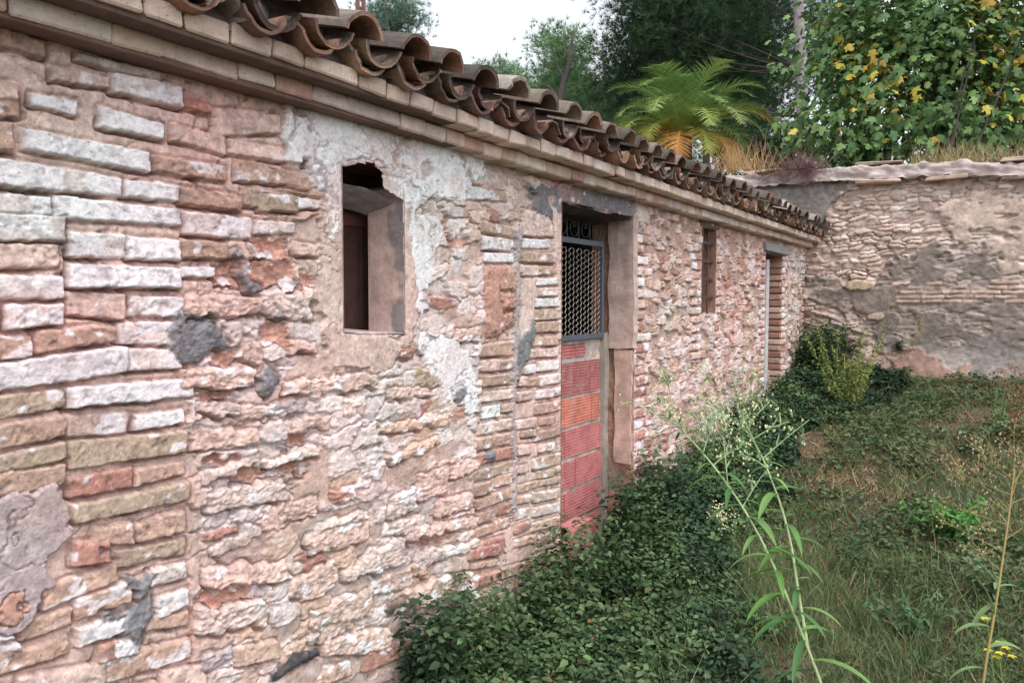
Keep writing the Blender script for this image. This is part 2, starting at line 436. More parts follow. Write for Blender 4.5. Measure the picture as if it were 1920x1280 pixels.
# first flush mortar over the brick zones
def zone(px, key, h=0.006, kind='flat'):
    stamp_uv([onx(*p) for p in px], key, h, kind, r=0.02)
zone([(-400, -400), (530, 120), (530, 300), (560, 520), (350, 560), (352, 1200), (360, 1500), (-400, 1800)], 'M', 0.004)
zone([(900, 420), (1052, 400), (1048, 1080), (885, 1180), (888, 900), (900, 640)], 'P', 0.003)
R1 = [(-700, -330, 480, 500, 600, 640, 'V'), (-310, 90, 400, 470, 520, 590, 'P'), (155, 425, 520, 560, 590, 650, 'W', 0.012), (540, 900, 595, 690, 710, 785, 'W', 0.03),
 (280, 600, 370, 430, 450, 500, 'P'), (610, 1010, 400, 480, 520, 610, 'V', 0.03), (1020, 1170, 520, 570, 600, 645, 'R', 0.03),
 (950, 1255, 690, 760, 790, 865, 'P'), (1270, 1580, 770, 830, 860, 908, 'P', 0.016), (120, 832, 715, 850, 840, 965, 'W', 0.034),
 (852, 1258, 868, 925, 960, 1020, 'T', 0.03), (1312, 1585, 885, 940, 1008, 1035, 'T'), (1592, 1720, 950, 985, 1045, 1070, 'T'),
 (-420, 75, 640, 690, 800, 850, 'T'), (-500, 680, 800, 990, 1000, 1100, 'V', 0.024), (695, 1005, 1000, 1032, 1100, 1130, 'W', 0.022),
 (1012, 1340, 1045, 1090, 1140, 1182, 'T', 0.028), (1352, 1650, 1042, 1092, 1150, 1188, 'O', 0.022), (-600, 280, 1040, 1092, 1170, 1205, 'V'),
 (292, 1008, 1085, 1170, 1225, 1262, 'W', 0.026), (1660, 1835, 1098, 1130, 1160, 1166, 'V'), (0, 250, 150, 230, 260, 330, 'T'), (420, 900, 290, 400, 340, 450, 'V', 0.012),
 (1180, 1560, 600, 640, 760, 750, 'M', 0.012), (-300, 100, 520, 560, 640, 660, 'T', 0.012)]
bricks(R1, 0, 0)
R2 = [(-500, 365, -90, -45, 88, 100, 'V'), (1022, 1400, -75, -35, 58, 88, 'V', 0.02), (-500, 330, 90, 112, 240, 246, 'P'), (382, 705, 42, 62, 186, 190, 'V'),
 (712, 1005, 72, 86, 196, 204, 'W'), (1012, 1270, 84, 104, 190, 198, 'T', 0.03), (-500, 350, 258, 290, 430, 420, 'V'), (380, 1000, 220, 242, 358, 360, 'W', 0.034),
 (1005, 1200, 236, 242, 300, 304, 'V'), (20, 350, 448, 446, 592, 562, 'V', 0.03), (-400, 0, 460, 450, 600, 590, 'P'), (372, 700, 372, 392, 508, 540, 'P', 0.012), (716, 1020, 396, 410, 516, 520, 'V'),
 (192, 640, 590, 566, 728, 654, 'T', 0.03), (-420, 184, 640, 616, 790, 742, 'T'), (656, 960, 545, 545, 670, 680, 'V'), (-500, 696, 840, 676, 1010, 828, 'W', 0.03),
 (712, 1015, 692, 700, 826, 806, 'V'), (-500, 365, 1010, 912, 1180, 1022, 'O'), (372, 1080, 905, 862, 1030, 962, 'W', 0.036), (372, 712, 1062, 1050, 1195, 1165, 'P', 0.014),
 (750, 1020, 1062, 1032, 1160, 1110, 'W'), (-500, 365, 1210, 1064, 1370, 1182, 'T'), (-500, 365, 1400, 1205, 1500, 1310, 'O'), (380, 1040, 1215, 1150, 1370, 1275, 'O', 0.028),
 (1420, 1640, -20, -10, 60, 55, 'V', 0.018), (1640, 1780, 95, 120, 170, 190, 'L', 0.024)]
bricks(R2, 0, 420)
R3 = [(-500, 360, 170, 50, 300, 180, 'T'), (385, 730, 135, 70, 252, 182, 'R', 0.026), (742, 1020, 92, 36, 184, 118, 'T', 0.028),
 (395, 1042, 285, 155, 402, 255, 'O', 0.034), (520, 745, 420, 378, 500, 512, 'T', 0.022), (756, 1036, 388, 312, 500, 432, 'T', 0.026), (392, 600, 492, 482, 632, 604, 'R', 0.045),
 (650, 1032, 545, 468, 642, 560, 'O', 0.018), (822, 1038, 655, 602, 752, 690, 'V', 0.03), (230, 648, 745, 602, 880, 712, 'T', 0.024), (408, 722, 806, 708, 932, 822, 'T', 0.034),
 (870, 1046, 808, 742, 925, 832, 'V', 0.03), (418, 720, 968, 866, 1080, 982, 'V', 0.036), (98, 396, 925, 850, 1050, 955, 'T', 0.026), (530, 770, 1062, 1002, 1205, 1132, 'R', 0.045),
 (620, 764, 1050, 1006, 1150, 1128, 'W', 0.048), (800, 1045, 930, 866, 1000, 950, 'T', 0.022), (560, 1052, 1150, 1022, 1290, 1135, 'T', 0.03), (-300, 372, 1230, 1006, 1330, 1112, 'T', 0.026),
 (100, 580, 1250, 1150, 1400, 1330, 'P', 0.03), (-300, 80, 1100, 1060, 1220, 1180, 'T'), (890, 1140, 1200, 1170, 1380, 1330, 'P', 0.034), (590, 880, 1330, 1260, 1460, 1380, 'T'),
 (-300, 350, 1420, 1380, 1560, 1500, 'T'), (1300, 1540, 1080, 1032, 1188, 1135, 'A', 0.04)]
bricks(R3, 0, 850)
R4 = [(0, 62, 342, 362, 432, 442, 'T'), (100, 222, 352, 380, 438, 465, 'T'), (-60, 165, 485, 500, 590, 590, 'O', 0.024), (166, 340, 505, 530, 572, 572, 'V'),
 (1186, 1365, 640, 672, 700, 726, 'T'), (1196, 1366, 722, 742, 798, 806, 'V'), (1200, 1370, 812, 822, 868, 872, 'V'),
 (1416, 1600, 570, 600, 722, 730, 'P', 0.018), (1420, 1582, 735, 742, 790, 792, 'W'), (1410, 1602, 812, 818, 868, 876, 'T'), (1420, 1512, 882, 888, 945, 945, 'P'), (1522, 1602, 890, 892, 938, 938, 'T'),
 (1510, 1632, 958, 958, 1000, 992, 'V'), (1520, 1622, 1010, 1010, 1060, 1056, 'P'), (1500, 1632, 1070, 1064, 1120, 1114, 'V'), (1500, 1632, 1132, 1128, 1196, 1186, 'T'), (1490, 1632, 1210, 1204, 1264, 1258, 'V'),
 (1100, 1240, 440, 470, 520, 522, 'W', 0.022), (1242, 1330, 462, 480, 530, 532, 'T', 0.02), (960, 1080, 365, 385, 395, 405, 'R', 0.02), (1110, 1200, 350, 370, 430, 440, 'P')]
bricks(R4, 500, 200)
R5 = [(1190, 1365, 140, 116, 206, 200, 'T'), (1190, 1290, 226, 216, 290, 284, 'P'), (1296, 1366, 224, 212, 282, 274, 'T'), (1194, 1366, 312, 294, 374, 354, 'T'), (1190, 1266, 396, 390, 460, 450, 'P'),
 (1270, 1360, 396, 386, 450, 438, 'P'), (1186, 1300, 486, 466, 554, 538, 'W'), (1312, 1362, 472, 460, 520, 508, 'T'), (1172, 1362, 582, 546, 640, 608, 'P'), (1166, 1366, 662, 624, 728, 688, 'T'),
 (1166, 1366, 748, 702, 808, 768, 'R'), (1166, 1366, 842, 782, 898, 848, 'O'), (1160, 1256, 912, 890, 988, 958, 'T'), (1274, 1356, 870, 850, 930, 908, 'T'), (1160, 1360, 1002, 932, 1058, 988, 'T'),
 (1160, 1266, 1074, 1050, 1140, 1108, 'T'), (1280, 1360, 1040, 1012, 1092, 1068, 'R'), (1150, 1350, 1160, 1096, 1218, 1150, 'T'), (1146, 1312, 1244, 1200, 1290, 1262, 'R', 0.04),
 (1470, 1622, 12, 6, 70, 64, 'T'), (1480, 1622, 100, 88, 146, 142, 'T'), (1466, 1622, 168, 152, 214, 204, 'P'), (1440, 1500, 252, 246, 304, 298, 'V'), (1510, 1622, 232, 222, 288, 278, 'V'),
 (1390, 1452, 322, 312, 370, 364, 'P'), (1460, 1518, 322, 316, 370, 364, 'T'), (1522, 1632, 312, 296, 370, 350, 'V'), (1396, 1480, 402, 392, 454, 444, 'P'), (1506, 1596, 392, 382, 444, 430, 'V'),
 (1602, 1634, 378, 374, 426, 420, 'T'), (1500, 1634, 472, 446, 530, 500, 'T'), (1390, 1510, 562, 542, 610, 598, 'P'), (1522, 1602, 542, 530, 590, 578, 'T'), (1420, 1510, 614, 602, 656, 648, 'O'),
 (1490, 1636, 624, 592, 680, 640, 'T'), (1380, 1470, 702, 692, 758, 748, 'P'), (1520, 1606, 692, 676, 740, 724, 'P'), (1480, 1636, 772, 738, 840, 800, 'T'), (1380, 1450, 814, 802, 860, 848, 'P'),
 (1510, 1600, 842, 826, 888, 874, 'T'), (1606, 1636, 822, 816, 852, 846, 'T'), (1390, 1510, 922, 892, 968, 932, 'T'), (1512, 1632, 890, 868, 930, 908, 'T'), (1380, 1466, 992, 966, 1032, 1010, 'T'),
 (1480, 1622, 962, 940, 1020, 992, 'P'), (1380, 1456, 1062, 1044, 1118, 1090, 'P'), (1480, 1626, 1046, 1016, 1100, 1070, 'P'), (1380, 1460, 1146, 1120, 1196, 1160, 'R'), (1480, 1626, 1130, 1096, 1180, 1140, 'T'),
 (1380, 1500, 1224, 1190, 1270, 1230, 'T'), (1510, 1620, 1200, 1170, 1260, 1220, 'T')]
bricks(R5, 500, 600)
R6b = [(936, 1110, 532, 488, 592, 560, 'R', 0.05), (950, 1112, 606, 574, 646, 616, 'T', 0.04), (958, 1112, 682, 640, 752, 694, 'R', 0.045), (940, 1110, 770, 720, 820, 770, 'T', 0.03),
 (1120, 1300, 640, 590, 700, 640, 'T'), (1310, 1440, 560, 530, 620, 590, 'T'), (350, 610, 1106, 1012, 1214, 1106, 'R', 0.045), (140, 270, 1186, 1142, 1280, 1232, 'T', 0.04)]
bricks(R6b, 560, 850)
# the big rough stones of the rubble
S = lambda l, ox, oy: bricks(l, ox, oy, (0.018, 0.032), 'stone')
S([(1070, 1430, 1130, 1150, 1270, 1232, 'L'), (1040, 1462, 390, 400, 560, 510, 'L', 0.028), (1000, 1424, 812, 792, 922, 900, 'L', 0.03), (1100, 1340, 992, 1002, 1052, 1082, 'K'),
   (1350, 1592, 1012, 1012, 1104, 1084, 'P'), (1440, 1740, 380, 370, 520, 540, 'K', 0.02), (1600, 1750, 640, 660, 720, 720, 'L'), (1590, 1880, 880, 840, 960, 930, 'L'),
   (1600, 1840, 1090, 1070, 1170, 1130, 'L', 0.03), (1500, 1700, 1000, 980, 1080, 1060, 'N'), (1400, 1500, 110, 120, 190, 190, 'V', 0.026), (1330, 1470, 640, 660, 770, 780, 'L')], 0, 420)
S([(1160, 1592, 215, 152, 322, 272, 'K', 0.03), (1550, 1762, 332, 252, 402, 332, 'L'), (1116, 1584, 645, 582, 762, 702, 'L', 0.045), (1080, 1484, 875, 800, 1002, 962, 'K', 0.034), (1130, 1332, 432, 402, 482, 452, 'R'),
   (1710, 1906, 452, 352, 582, 502, 'L'), (1600, 1852, 702, 622, 832, 762, 'L', 0.034), (1770, 1960, 962, 800, 1072, 952, 'L'), (1120, 1432, 120, 10, 180, 90, 'K', 0.03), (1480, 1740, 50, -30, 84, 20, 'K', 0.045),
   (1130, 1300, 1110, 1060, 1210, 1160, 'N'), (1560, 1700, 1100, 1010, 1170, 1090, 'A')], 0, 850)
S([(240, 592, 345, 292, 442, 372, 'L', 0.036), (606, 1012, 585, 512, 642, 572, 'A', 0.03), (636, 942, 762, 642, 818, 702, 'A', 0.045), (1020, 1166, 802, 772, 882, 832, 'L', 0.03), (1040, 1192, 52, 22, 132, 112, 'L'),
   (820, 962, 262, 252, 372, 372, 'O', 0.026), (356, 482, 942, 932, 1022, 1002, 'R', 0.04), (520, 636, 720, 700, 870, 905, 'V', 0.03), (-20, 272, 772, 702, 824, 772, 'K', 0.04), (830, 1002, 872, 802, 1012, 962, 'L', 0.03),
   (940, 1142, 992, 962, 1112, 1042, 'L', 0.034), (670, 822, 1002, 922, 1112, 1062, 'K', 0.034), (280, 564, 1132, 1062, 1252, 1152, 'K', 0.04), (90, 272, 1032, 972, 1122, 1062, 'L'), (650, 800, 380, 370, 450, 450, 'L'),
   (820, 910, 370, 370, 430, 430, 'L'), (1085, 1190, 350, 340, 430, 430, 'P'), (1100, 1190, 440, 440, 520, 520, 'P'), (700, 810, 130, 130, 220, 220, 'R', 0.03), (420, 530, 430, 420, 540, 530, 'P'),
   (760, 1160, 1170, 1090, 1230, 1150, 'L', 0.045), (640, 840, 1130, 1100, 1200, 1180, 'K')], 500, 600)
S([(45, 388, 455, 342, 582, 472, 'L', 0.034), (230, 574, 645, 452, 712, 612, 'K', 0.055), (386, 614, 695, 622, 802, 742, 'L', 0.03), (586, 964, 745, 642, 882, 802, 'L', 0.04), (640, 984, 550, 482, 640, 522, 'K', 0.034),
   (70, 394, 875, 742, 985, 882, 'L', 0.045), (130, 494, 1035, 962, 1132, 1082, 'L', 0.05), (476, 644, 822, 802, 902, 902, 'D', 0.03), (0, 192, 665, 602, 832, 762, 'L', 0.034), (190, 310, 540, 500, 650, 620, 'A', 0.02),
   (620, 720, 960, 930, 1060, 1030, 'L'), (620, 700, 620, 590, 690, 690, 'A', 0.03)], 560, 850)
# red earth showing where stones fell out
def cavity(b, ox, oy, key='E', dep=-0.02):
    stamp_uv(quad(b, ox, oy), key, dep, 'hole', r=0.02, lime_t=0.36)
for b in [(1210, 1640, 215, 200, 345, 345), (1450, 1600, 530, 560, 680, 690), (1100, 1320, 925, 905, 990, 975), (1610, 1730, 1160, 1140, 1235, 1225), (1420, 1620, 70, 90, 190, 200), (1680, 1760, 250, 250, 380, 370), (1180, 1330, 680, 740, 790, 800)]:
    cavity(b, 0, 420)
for b in [(1090, 1430, 790, 740, 850, 800), (1290, 1700, 130, 60, 180, 110), (1150, 1330, 30, 0, 80, 60)]:
    cavity(b, 0, 850)
cavity((870, 1000, 600, 640, 690, 720), 500, 200); cavity((1000, 1110, 720, 720, 770, 780), 500, 200)
cavity((570, 840, 500, 420, 560, 470), 560, 850, 'E', -0.03)
# plaster: white above and around the window, pinkish surround, grey-lilac patch, lintel render, orange lump
def plaster(px, key, h=0.02, lt=None, r=0.004, kind='flat'):
    stamp_uv([onx(*p) for p in px], key, h, kind, r=r, lime_t=lt)
plaster([(530, 150), (700, 200), (905, 275), (905, 330), (880, 345), (860, 372), (800, 372), (745, 372), (712, 300), (640, 300), (625, 365), (592, 352), (575, 310), (531, 303)], 'W', 0.022)
plaster([(600, 370), (637, 330), (637, 618), (755, 635), (757, 372), (775, 380), (782, 500), (775, 640), (740, 665), (735, 690), (690, 698), (640, 690), (604, 700), (600, 620), (588, 560), (586, 470)], 'P', 0.02)
plaster([(605, 340), (640, 300), (645, 420), (620, 460), (600, 430)], 'V', 0.021)
plaster([(757, 340), (800, 372), (830, 420), (815, 470), (800, 560), (785, 600), (772, 500)], 'W', 0.014, 0.5)
plaster([(780, 620), (860, 640), (892, 700), (890, 780), (840, 760), (800, 700)], 'W', 0.012, 0.5)
plaster([(-300, 960), (0, 922), (110, 905), (128, 1010), (84, 1030), (94, 1082), (60, 1152), (0, 1186), (-300, 1230)], 'N', 0.03)
plaster([(-20, 1150), (10, 1120), (42, 1110), (40, 1140), (-20, 1172)], 'E', 0.034)
plaster([(-20, 1190), (20, 1180), (44, 1205), (20, 1235), (-20, 1240)], 'W', 0.026)
plaster([(975, 345), (1060, 352), (1195, 370), (1204, 425), (1187, 440), (1052, 430), (1005, 398)], 'G', 0.016, 0.25)
plaster([(1035, 395), (1056, 400), (1052, 640), (1046, 640), (1040, 520), (1034, 500)], 'P', 0.018)
plaster([(1187, 372), (1204, 380), (1208, 430), (1187, 410)], 'V', 0.018)
plaster([(1187, 400), (1196, 420), (1192, 640), (1180, 860), (1174, 860), (1180, 650), (1187, 640)], 'V', 0.014)
plaster([(897, 500), (935, 495), (965, 510), (968, 600), (930, 640), (905, 640)], 'E', 0.028, 0.2, 0.03)
stamp_uv([onx(*p) for p in [(928, 545), (968, 550), (966, 584), (935, 586)]], 'E', 0.05, 'stone', r=0.035)
plaster([(958, 430), (972, 430), (968, 640), (962, 800), (964, 960), (955, 960), (955, 700), (960, 560)], 'N', 0.024)
plaster([(968, 640), (1000, 600), (998, 640), (975, 700), (966, 720)], 'G', 0.02)
for p in [[(315, 605), (345, 590), (400, 600), (425, 640), (410, 660), (370, 680), (345, 682), (318, 650)], [(448, 505), (470, 505), (490, 530), (470, 545), (450, 538)], [(425, 475), (440, 472), (455, 490), (440, 497)],
          [(485, 700), (505, 690), (520, 700), (512, 730), (490, 740)], [(505, 582), (525, 590), (520, 602), (508, 598)], [(222, 1072), (255, 1070), (282, 1090), (275, 1115), (248, 1118), (228, 1100)], [(235, 1120), (285, 1118), (292, 1140), (262, 1185), (262, 1215), (252, 1212), (222, 1175)],
          [(174, 1150), (232, 1135), (225, 1150), (190, 1175), (176, 1172)], [(178, 1032), (195, 1030), (198, 1044), (185, 1044)], [(520, 830), (540, 828), (540, 848), (524, 846)], [(840, 740), (858, 720), (870, 740), (856, 760)], [(905, 845), (925, 850), (922, 870), (902, 868)]]:
    stamp_uv([onx(*q) for q in p], 'G', 0.022, 'hole', r=0.02)
cavity((1030, 1200, 540, 520, 572, 590), 0, 420, 'G', -0.03)
# burnt stick in the wall foot
stamp_uv([onx(*p) for p in [(495, 1262), (560, 1220), (590, 1212), (598, 1228), (560, 1245), (510, 1275)]], 'B', 0.04, 'stone', r=0.015)
# worn ragged hole and stain in the plaster
for b, ox, oy in [((185, 220, 300, 310, 330, 335), 500, 200), ((1460, 1500, 445, 450, 478, 480), 500, 200)]:
    cavity(b, ox, oy, 'D', -0.03)
hole = psdf([onx(*p) for p in [(1217, 404), (1227, 402), (1230, 420), (1222, 424), (1216, 416)]], UU, ZZ)
H = np.where(hole < 0, -0.10, H)
# brick quoins beside the door, the slit and the far door: coursed, toothed into the rubble
def quoin(u0, u1, z0, z1, pitch, seed, L=0.13, tooth=0.06, side=1):
    r = np.random.default_rng(seed); z = z0; k = 0
    while z < z1:
        a, b = u0, u1 + (tooth if (k % 2) else 0) * 1.0 + r.uniform(-0.015, 0.02)
        if side < 0: a, b = u0 - (tooth if (k % 2) else 0) - r.uniform(-0.015, 0.02), u1
        x = a
        while x < b - 0.02:
            x2 = min(b, x + L * r.uniform(0.8, 1.25))
            if b - x2 < 0.04: x2 = b
            if r.random() < 0.93:
                stamp_uv([(x + .004, z), (x2 - .006, z), (x2 - .006, z + pitch - .016), (x + .004, z + pitch - .016)], r.choice(['T', 'T', 'P', 'V', 'A', 'R', 'W']), r.uniform(0.010, 0.026), 'brick', lime_t=0.36, r=0.010)
            x = x2
        z += pitch * r.uniform(0.95, 1.05); k += 1
quoin(4.16, 4.36, 0.28, 2.0, 0.064, 1)
quoin(5.12, 5.30, 1.2, 2.1, 0.062, 2, side=-1, tooth=0.05); quoin(5.63, 5.72, 1.2, 2.1, 0.062, 3, tooth=0.05)
quoin(6.88, 7.02, 0.5, 2.0, 0.062, 4, side=-1, tooth=0.05); quoin(7.64, 7.76, 0.5, 2.0, 0.062, 5, tooth=0.05)
quoin(8.50, 8.67, 0.5, 2.1, 0.066, 6, side=-1, tooth=0.1)
H = H * np.where(UU < 4.5, 0.78, 1.0)
# keep the rims of the openings even, so the reveals meet them
RIM = 0.012
for (a, b, c, d) in (WIN, DOOR, SLIT, DR2):
    dx = np.maximum(np.maximum(a - UU, UU - b), 0); dz = np.maximum(np.maximum(c - ZZ, ZZ - d), 0)
    dd_ = np.hypot(dx, dz); k = sst(0.03, 0.006, dd_); H = H * (1 - k) + (RIM + 0.004 * NL - 0.008 * np.clip(1 - dd_ / 0.012, 0, 1) ** 2) * k
# grey lichen and dirt lodged in the weathered stone
lich = sst(0.56, 0.70, DRT) * (0.35 + 0.5 * sst(0.45, 0.6, fbm(UU * 3, ZZ * 4, 38, 3)))
lich = lich * (1 - 0.75 * PM)
stain = PM * sst(0.5, 0.66, fbm(UU * 7, ZZ * 4, 59, 4)) * 0.32
CC = CC * (1 - stain[..., None]) + lin((192, 160, 150)) * stain[..., None]
ck = PM * sst(0.955, 0.99, CRK) * 0.55
CC = CC * (1 - ck[..., None]) + lin((110, 92, 88)) * ck[..., None]
CC = CC * (1 - 0.50 * lich[..., None]) + lin((112, 100, 98)) * 0.50 * lich[..., None]
CC = CC * (1 + 0.30 * GRT[..., None] + 0.2 * NF[..., None])
pink = fbm(UU * 2.2, ZZ * 2.6, 39, 3) - 0.5
CC = CC * (1 + 0.35 * pink[..., None] * np.array([0.5, -0.5, -0.3]))
CC = np.clip(CC, 0.01, 0.85)
# a slow belly and lean in the whole face
H = H + 0.02 * (fbm(UU * 0.9, ZZ * 0.9, 77, 2) - 0.5) * sst(0, 0.4, np.minimum(np.abs(UU - 1.96) - 0.15, np.abs(UU - 3.7) - 0.44)) * sst(4.8, 4.4, UU)
F = grid_faces(len(US), len(ZS))
uc = 0.5 * (US[:-1] + US[1:]); zc = 0.5 * (ZS[:-1] + ZS[1:]); UC, ZC = np.meshgrid(uc, zc, indexing='ij')
cut = np.zeros(UC.shape, bool)
winp = [(WIN[0], WIN[2]), (WIN[1], WIN[2] - 0.02), (WIN[1], 1.955), (2.06, 1.975), (2.015, 1.985), (2.003, 2.035), (1.96, 2.062), (1.88, 2.055), (1.813, 2.03)]
wn = 0.012 * (fbm(UC * 40, ZC * 40, 91, 3) - 0.5) * (ZC > 1.9)
lip = 0.006 * sst(0.35, 0.75, fbm(UC * 28, ZC * 28, 93, 4))
cut |= psdf(winp, UC, ZC + wn) < -lip
lintel_wave = 0.025 * (fbm(UC * 9, ZC * 0 + 3, 92, 4) - 0.5)
cut |= (UC > DOOR[0] + lip) & (UC < DOOR[1] - lip) & (ZC < DOOR[3] + lintel_wave)
for (a, b, c, d) in (SLIT, DR2): cut |= (UC > a) & (UC < b) & (ZC > c) & (ZC < d)
F = F[~cut.ravel()]
# outward normal is +x: grid order (u, z) gives y x z = +x
V = np.stack([H, UU, ZZ], -1).reshape(-1, 3) - np.array([0, 4, 0.2])
shed_wall = mesh_obj('wall', V, F, M_masonry, shed, CC.reshape(-1, 3), True)
ORIG['wall'] = np.array([0, 4, 0.2])

def patch(mb, p00, p10, p01, step=0.006, amp=0.004, col=(0.4, 0.3, 0.25), seed=0, freq=14, cvar=0.25, edge=True, spots=None):
    """rough flat patch: p00 corner, p10 along s, p01 along t; normal = s x t"""
    p00, p10, p01 = map(lambda v: np.array(v, float), (p00, p10, p01))
    s = p10 - p00; t = p01 - p00; ls, lt = np.linalg.norm(s), np.linalg.norm(t); n = np.cross(s, t); n /= np.linalg.norm(n)
    ns = max(2, int(ls / step) + 1); ntt = max(2, int(lt / step) + 1)
    A, B = np.meshgrid(np.linspace(0, 1, ns), np.linspace(0, 1, ntt), indexing='ij')
    d = amp * 2 * (fbm(A * ls * freq + seed, B * lt * freq, seed, 4) - 0.5)
    if edge: d = d * sst(0, 0.012, np.minimum(np.minimum(A, 1 - A) * ls, np.minimum(B, 1 - B) * lt))
    Vv = p00 + A[..., None] * s + B[..., None] * t + d[..., None] * n
    cc = np.array(col) * (1 + cvar * 2 * (fbm(A * ls * 9, B * lt * 9, seed + 7, 4) - 0.5))[..., None]
    cc = cc * (1 + 0.30 * (fbm(A * ls * 46, B * lt * 4, seed + 21, 3) - 0.5) + 0.25 * (fbm(A * ls * 60, B * lt * 60, seed + 23, 2) - 0.5))[..., None]
    if spots is not None:
        k = sst(0.56, 0.62, fbm(A * ls * 5, B * lt * 5, seed + 9, 4))[..., None]; cc = cc * (1 - k) + np.array(spots) * k
    mb.add(Vv.reshape(-1, 3), [grid_faces(ns, ntt)], cc.reshape(-1, 3))

# --- near window
a, b, c, d = WIN; X0 = RIM - 0.003; XB = -0.165
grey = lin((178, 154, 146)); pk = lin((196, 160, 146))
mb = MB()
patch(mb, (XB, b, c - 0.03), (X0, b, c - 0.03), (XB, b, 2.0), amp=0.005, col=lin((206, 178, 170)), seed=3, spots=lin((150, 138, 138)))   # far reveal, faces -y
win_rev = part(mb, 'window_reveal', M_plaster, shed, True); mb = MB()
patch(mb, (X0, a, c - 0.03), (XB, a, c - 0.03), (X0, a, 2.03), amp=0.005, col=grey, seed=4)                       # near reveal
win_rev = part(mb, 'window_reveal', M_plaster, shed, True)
mb = MB()
patch(mb, (X0 + 0.006, a, c), (X0 + 0.006, b, c - 0.015), (XB - 0.03, a, c + 0.012), amp=0.004, col=lin((205, 190, 188)), seed=5, edge=False)
part(mb, 'window_sill', M_plaster, shed, True)
mb = MB()   # curved plaster soffit hanging at the back and the broken edge above
nS, nT = 40, 30
A, B = np.meshgrid(np.linspace(0, 1, nS), np.linspace(0, 1, nT), indexing='ij')
yy = a + (b - a) * A; arch = 0.035 * np.sin(np.pi * np.clip(A, 0, 1))
xx = -0.045 - 0.13 * B + 0.012 * (fbm(A * 9, B * 3, 8, 3) - 0.5); zz = 1.985 - 0.035 * B ** 0.8 + arch * 0.5 * (1 - B) - 0.035 * A + 0.006 * (fbm(A * 8, B * 8, 12, 3) - .5)
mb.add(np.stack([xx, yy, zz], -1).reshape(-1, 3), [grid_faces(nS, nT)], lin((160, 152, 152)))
part(mb, 'window_soffit', M_plaster, shed, True)
mb = MB()
v, f = bevbox((-0.11, 1.95, 2.10), (0.20, 0.46, 0.07), 0.004); mb.add(v, f, lin((120, 78, 70)))
part(mb, 'window_lintel', M_wood, shed)
mb = MB()
for k in range(4):
    v, f = bevbox((-0.255, 2.10 + 0.11 * k, 1.72), (0.03, 0.108, 0.56), 0.004, rot=None); mb.add(v, f, lin((84, 60, 54)) * (0.9 + 0.08 * k))
v, f = bevbox((-0.238, 2.26, 1.9), (0.02, 0.40, 0.05), 0.004); mb.add(v, f, lin((105, 70, 60)))
part(mb, 'window_shutter', M_wood, shed)

# --- doorway: lintel, jamb plaster, iron grille, red hollow brick infill
a, b, c, d = DOOR; XD = -0.165
mb = MB()
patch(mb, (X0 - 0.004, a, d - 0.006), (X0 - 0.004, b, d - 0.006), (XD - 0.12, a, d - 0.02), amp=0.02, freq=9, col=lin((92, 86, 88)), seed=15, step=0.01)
lint = part(mb, 'door_lintel', M_plaster, shed, True)
mb = MB()
patch(mb, (XD - 0.1, b, -0.05), (X0, b, -0.05), (XD - 0.1, b, d + 0.02), amp=0.012, freq=16, col=lin((176, 136, 116)), seed=16, step=0.008, spots=lin((150, 128, 118)))
patch(mb, (X0, a, -0.05), (XD - 0.1, a, -0.05), (X0, a, d + 0.02), amp=0.006, col=lin((150, 120, 108)), seed=17, step=0.012)
jamb = part(mb, 'door_jamb', M_masonry, shed, True)
def slab(mb, x0, x1, y0, y1, z0, z1, col, seed, amp=0.006, wob=0.012):
    """rough plaster slab: box of gridded faces with wavy edges"""
    n1 = max(3, int((x1 - x0) / 0.012)); n3 = max(3, int((z1 - z0) / 0.012)); ny = 5
    def put(A, B, mk, flip=False):
        P = mk(A, B).reshape(-1, 3)
        e = fbm(P[:, 2] * 14 + seed, P[:, 0] * 14, seed, 4) - 0.5; e2 = fbm(P[:, 2] * 11, P[:, 0] * 9 + P[:, 1] * 5, seed + 3, 4) - 0.5; e3 = fbm(P[:, 0] * 18, P[:, 1] * 18, seed + 5, 3) - .5
        P = P + np.stack([wob * 2 * e, amp * 2 * e2, wob * 2 * e3 * (P[:, 2] < (z0 + z1) / 2)], -1)
        f = grid_faces(*A.shape); mb.add(P, [f[:, ::-1] if flip else f], np.array(col) * (1 + 0.35 * e2 + 0.45 * (fbm(P[:, 0] * 50, P[:, 2] * 3.5, seed + 31, 3) - .5) + 0.3 * (fbm(P[:, 0] * 20, P[:, 2] * 20, seed + 33, 3) - .5))[:, None])
    A, B = np.meshgrid(np.linspace(0, 1, n1), np.linspace(0, 1, n3), indexing='ij')
    put(A, B, lambda A, B: np.stack([x0 + (x1 - x0) * A, np.full(A.shape, y0), z0 + (z1 - z0) * B], -1))
    A, B = np.meshgrid(np.linspace(0, 1, ny), np.linspace(0, 1, n3), indexing='ij')
    put(A, B, lambda A, B: np.stack([np.full(A.shape, x1), y0 + (y1 - y0) * A, z0 + (z1 - z0) * B], -1))
    put(A, B, lambda A, B: np.stack([np.full(A.shape, x0), y0 + (y1 - y0) * A, z0 + (z1 - z0) * B], -1), True)
    A, B = np.meshgrid(np.linspace(0, 1, n1), np.linspace(0, 1, ny), indexing='ij')
    put(A, B, lambda A, B: np.stack([x0 + (x1 - x0) * A, y0 + (y1 - y0) * B, np.full(A.shape, z0)], -1), True)
mb = MB(); slab(mb, -0.145, 0.016, b - 0.03, b + 0.03, 1.33, d + 0.015, lin((186, 164, 156)), 31); part(mb, 'plaster', M_plaster, jamb, True)
mb = MB(); slab(mb, -0.105, 0.0, b - 0.022, b + 0.03, 0.66, 1.32, lin((192, 164, 152)), 35); part(mb, 'plaster', M_plaster, jamb, True)
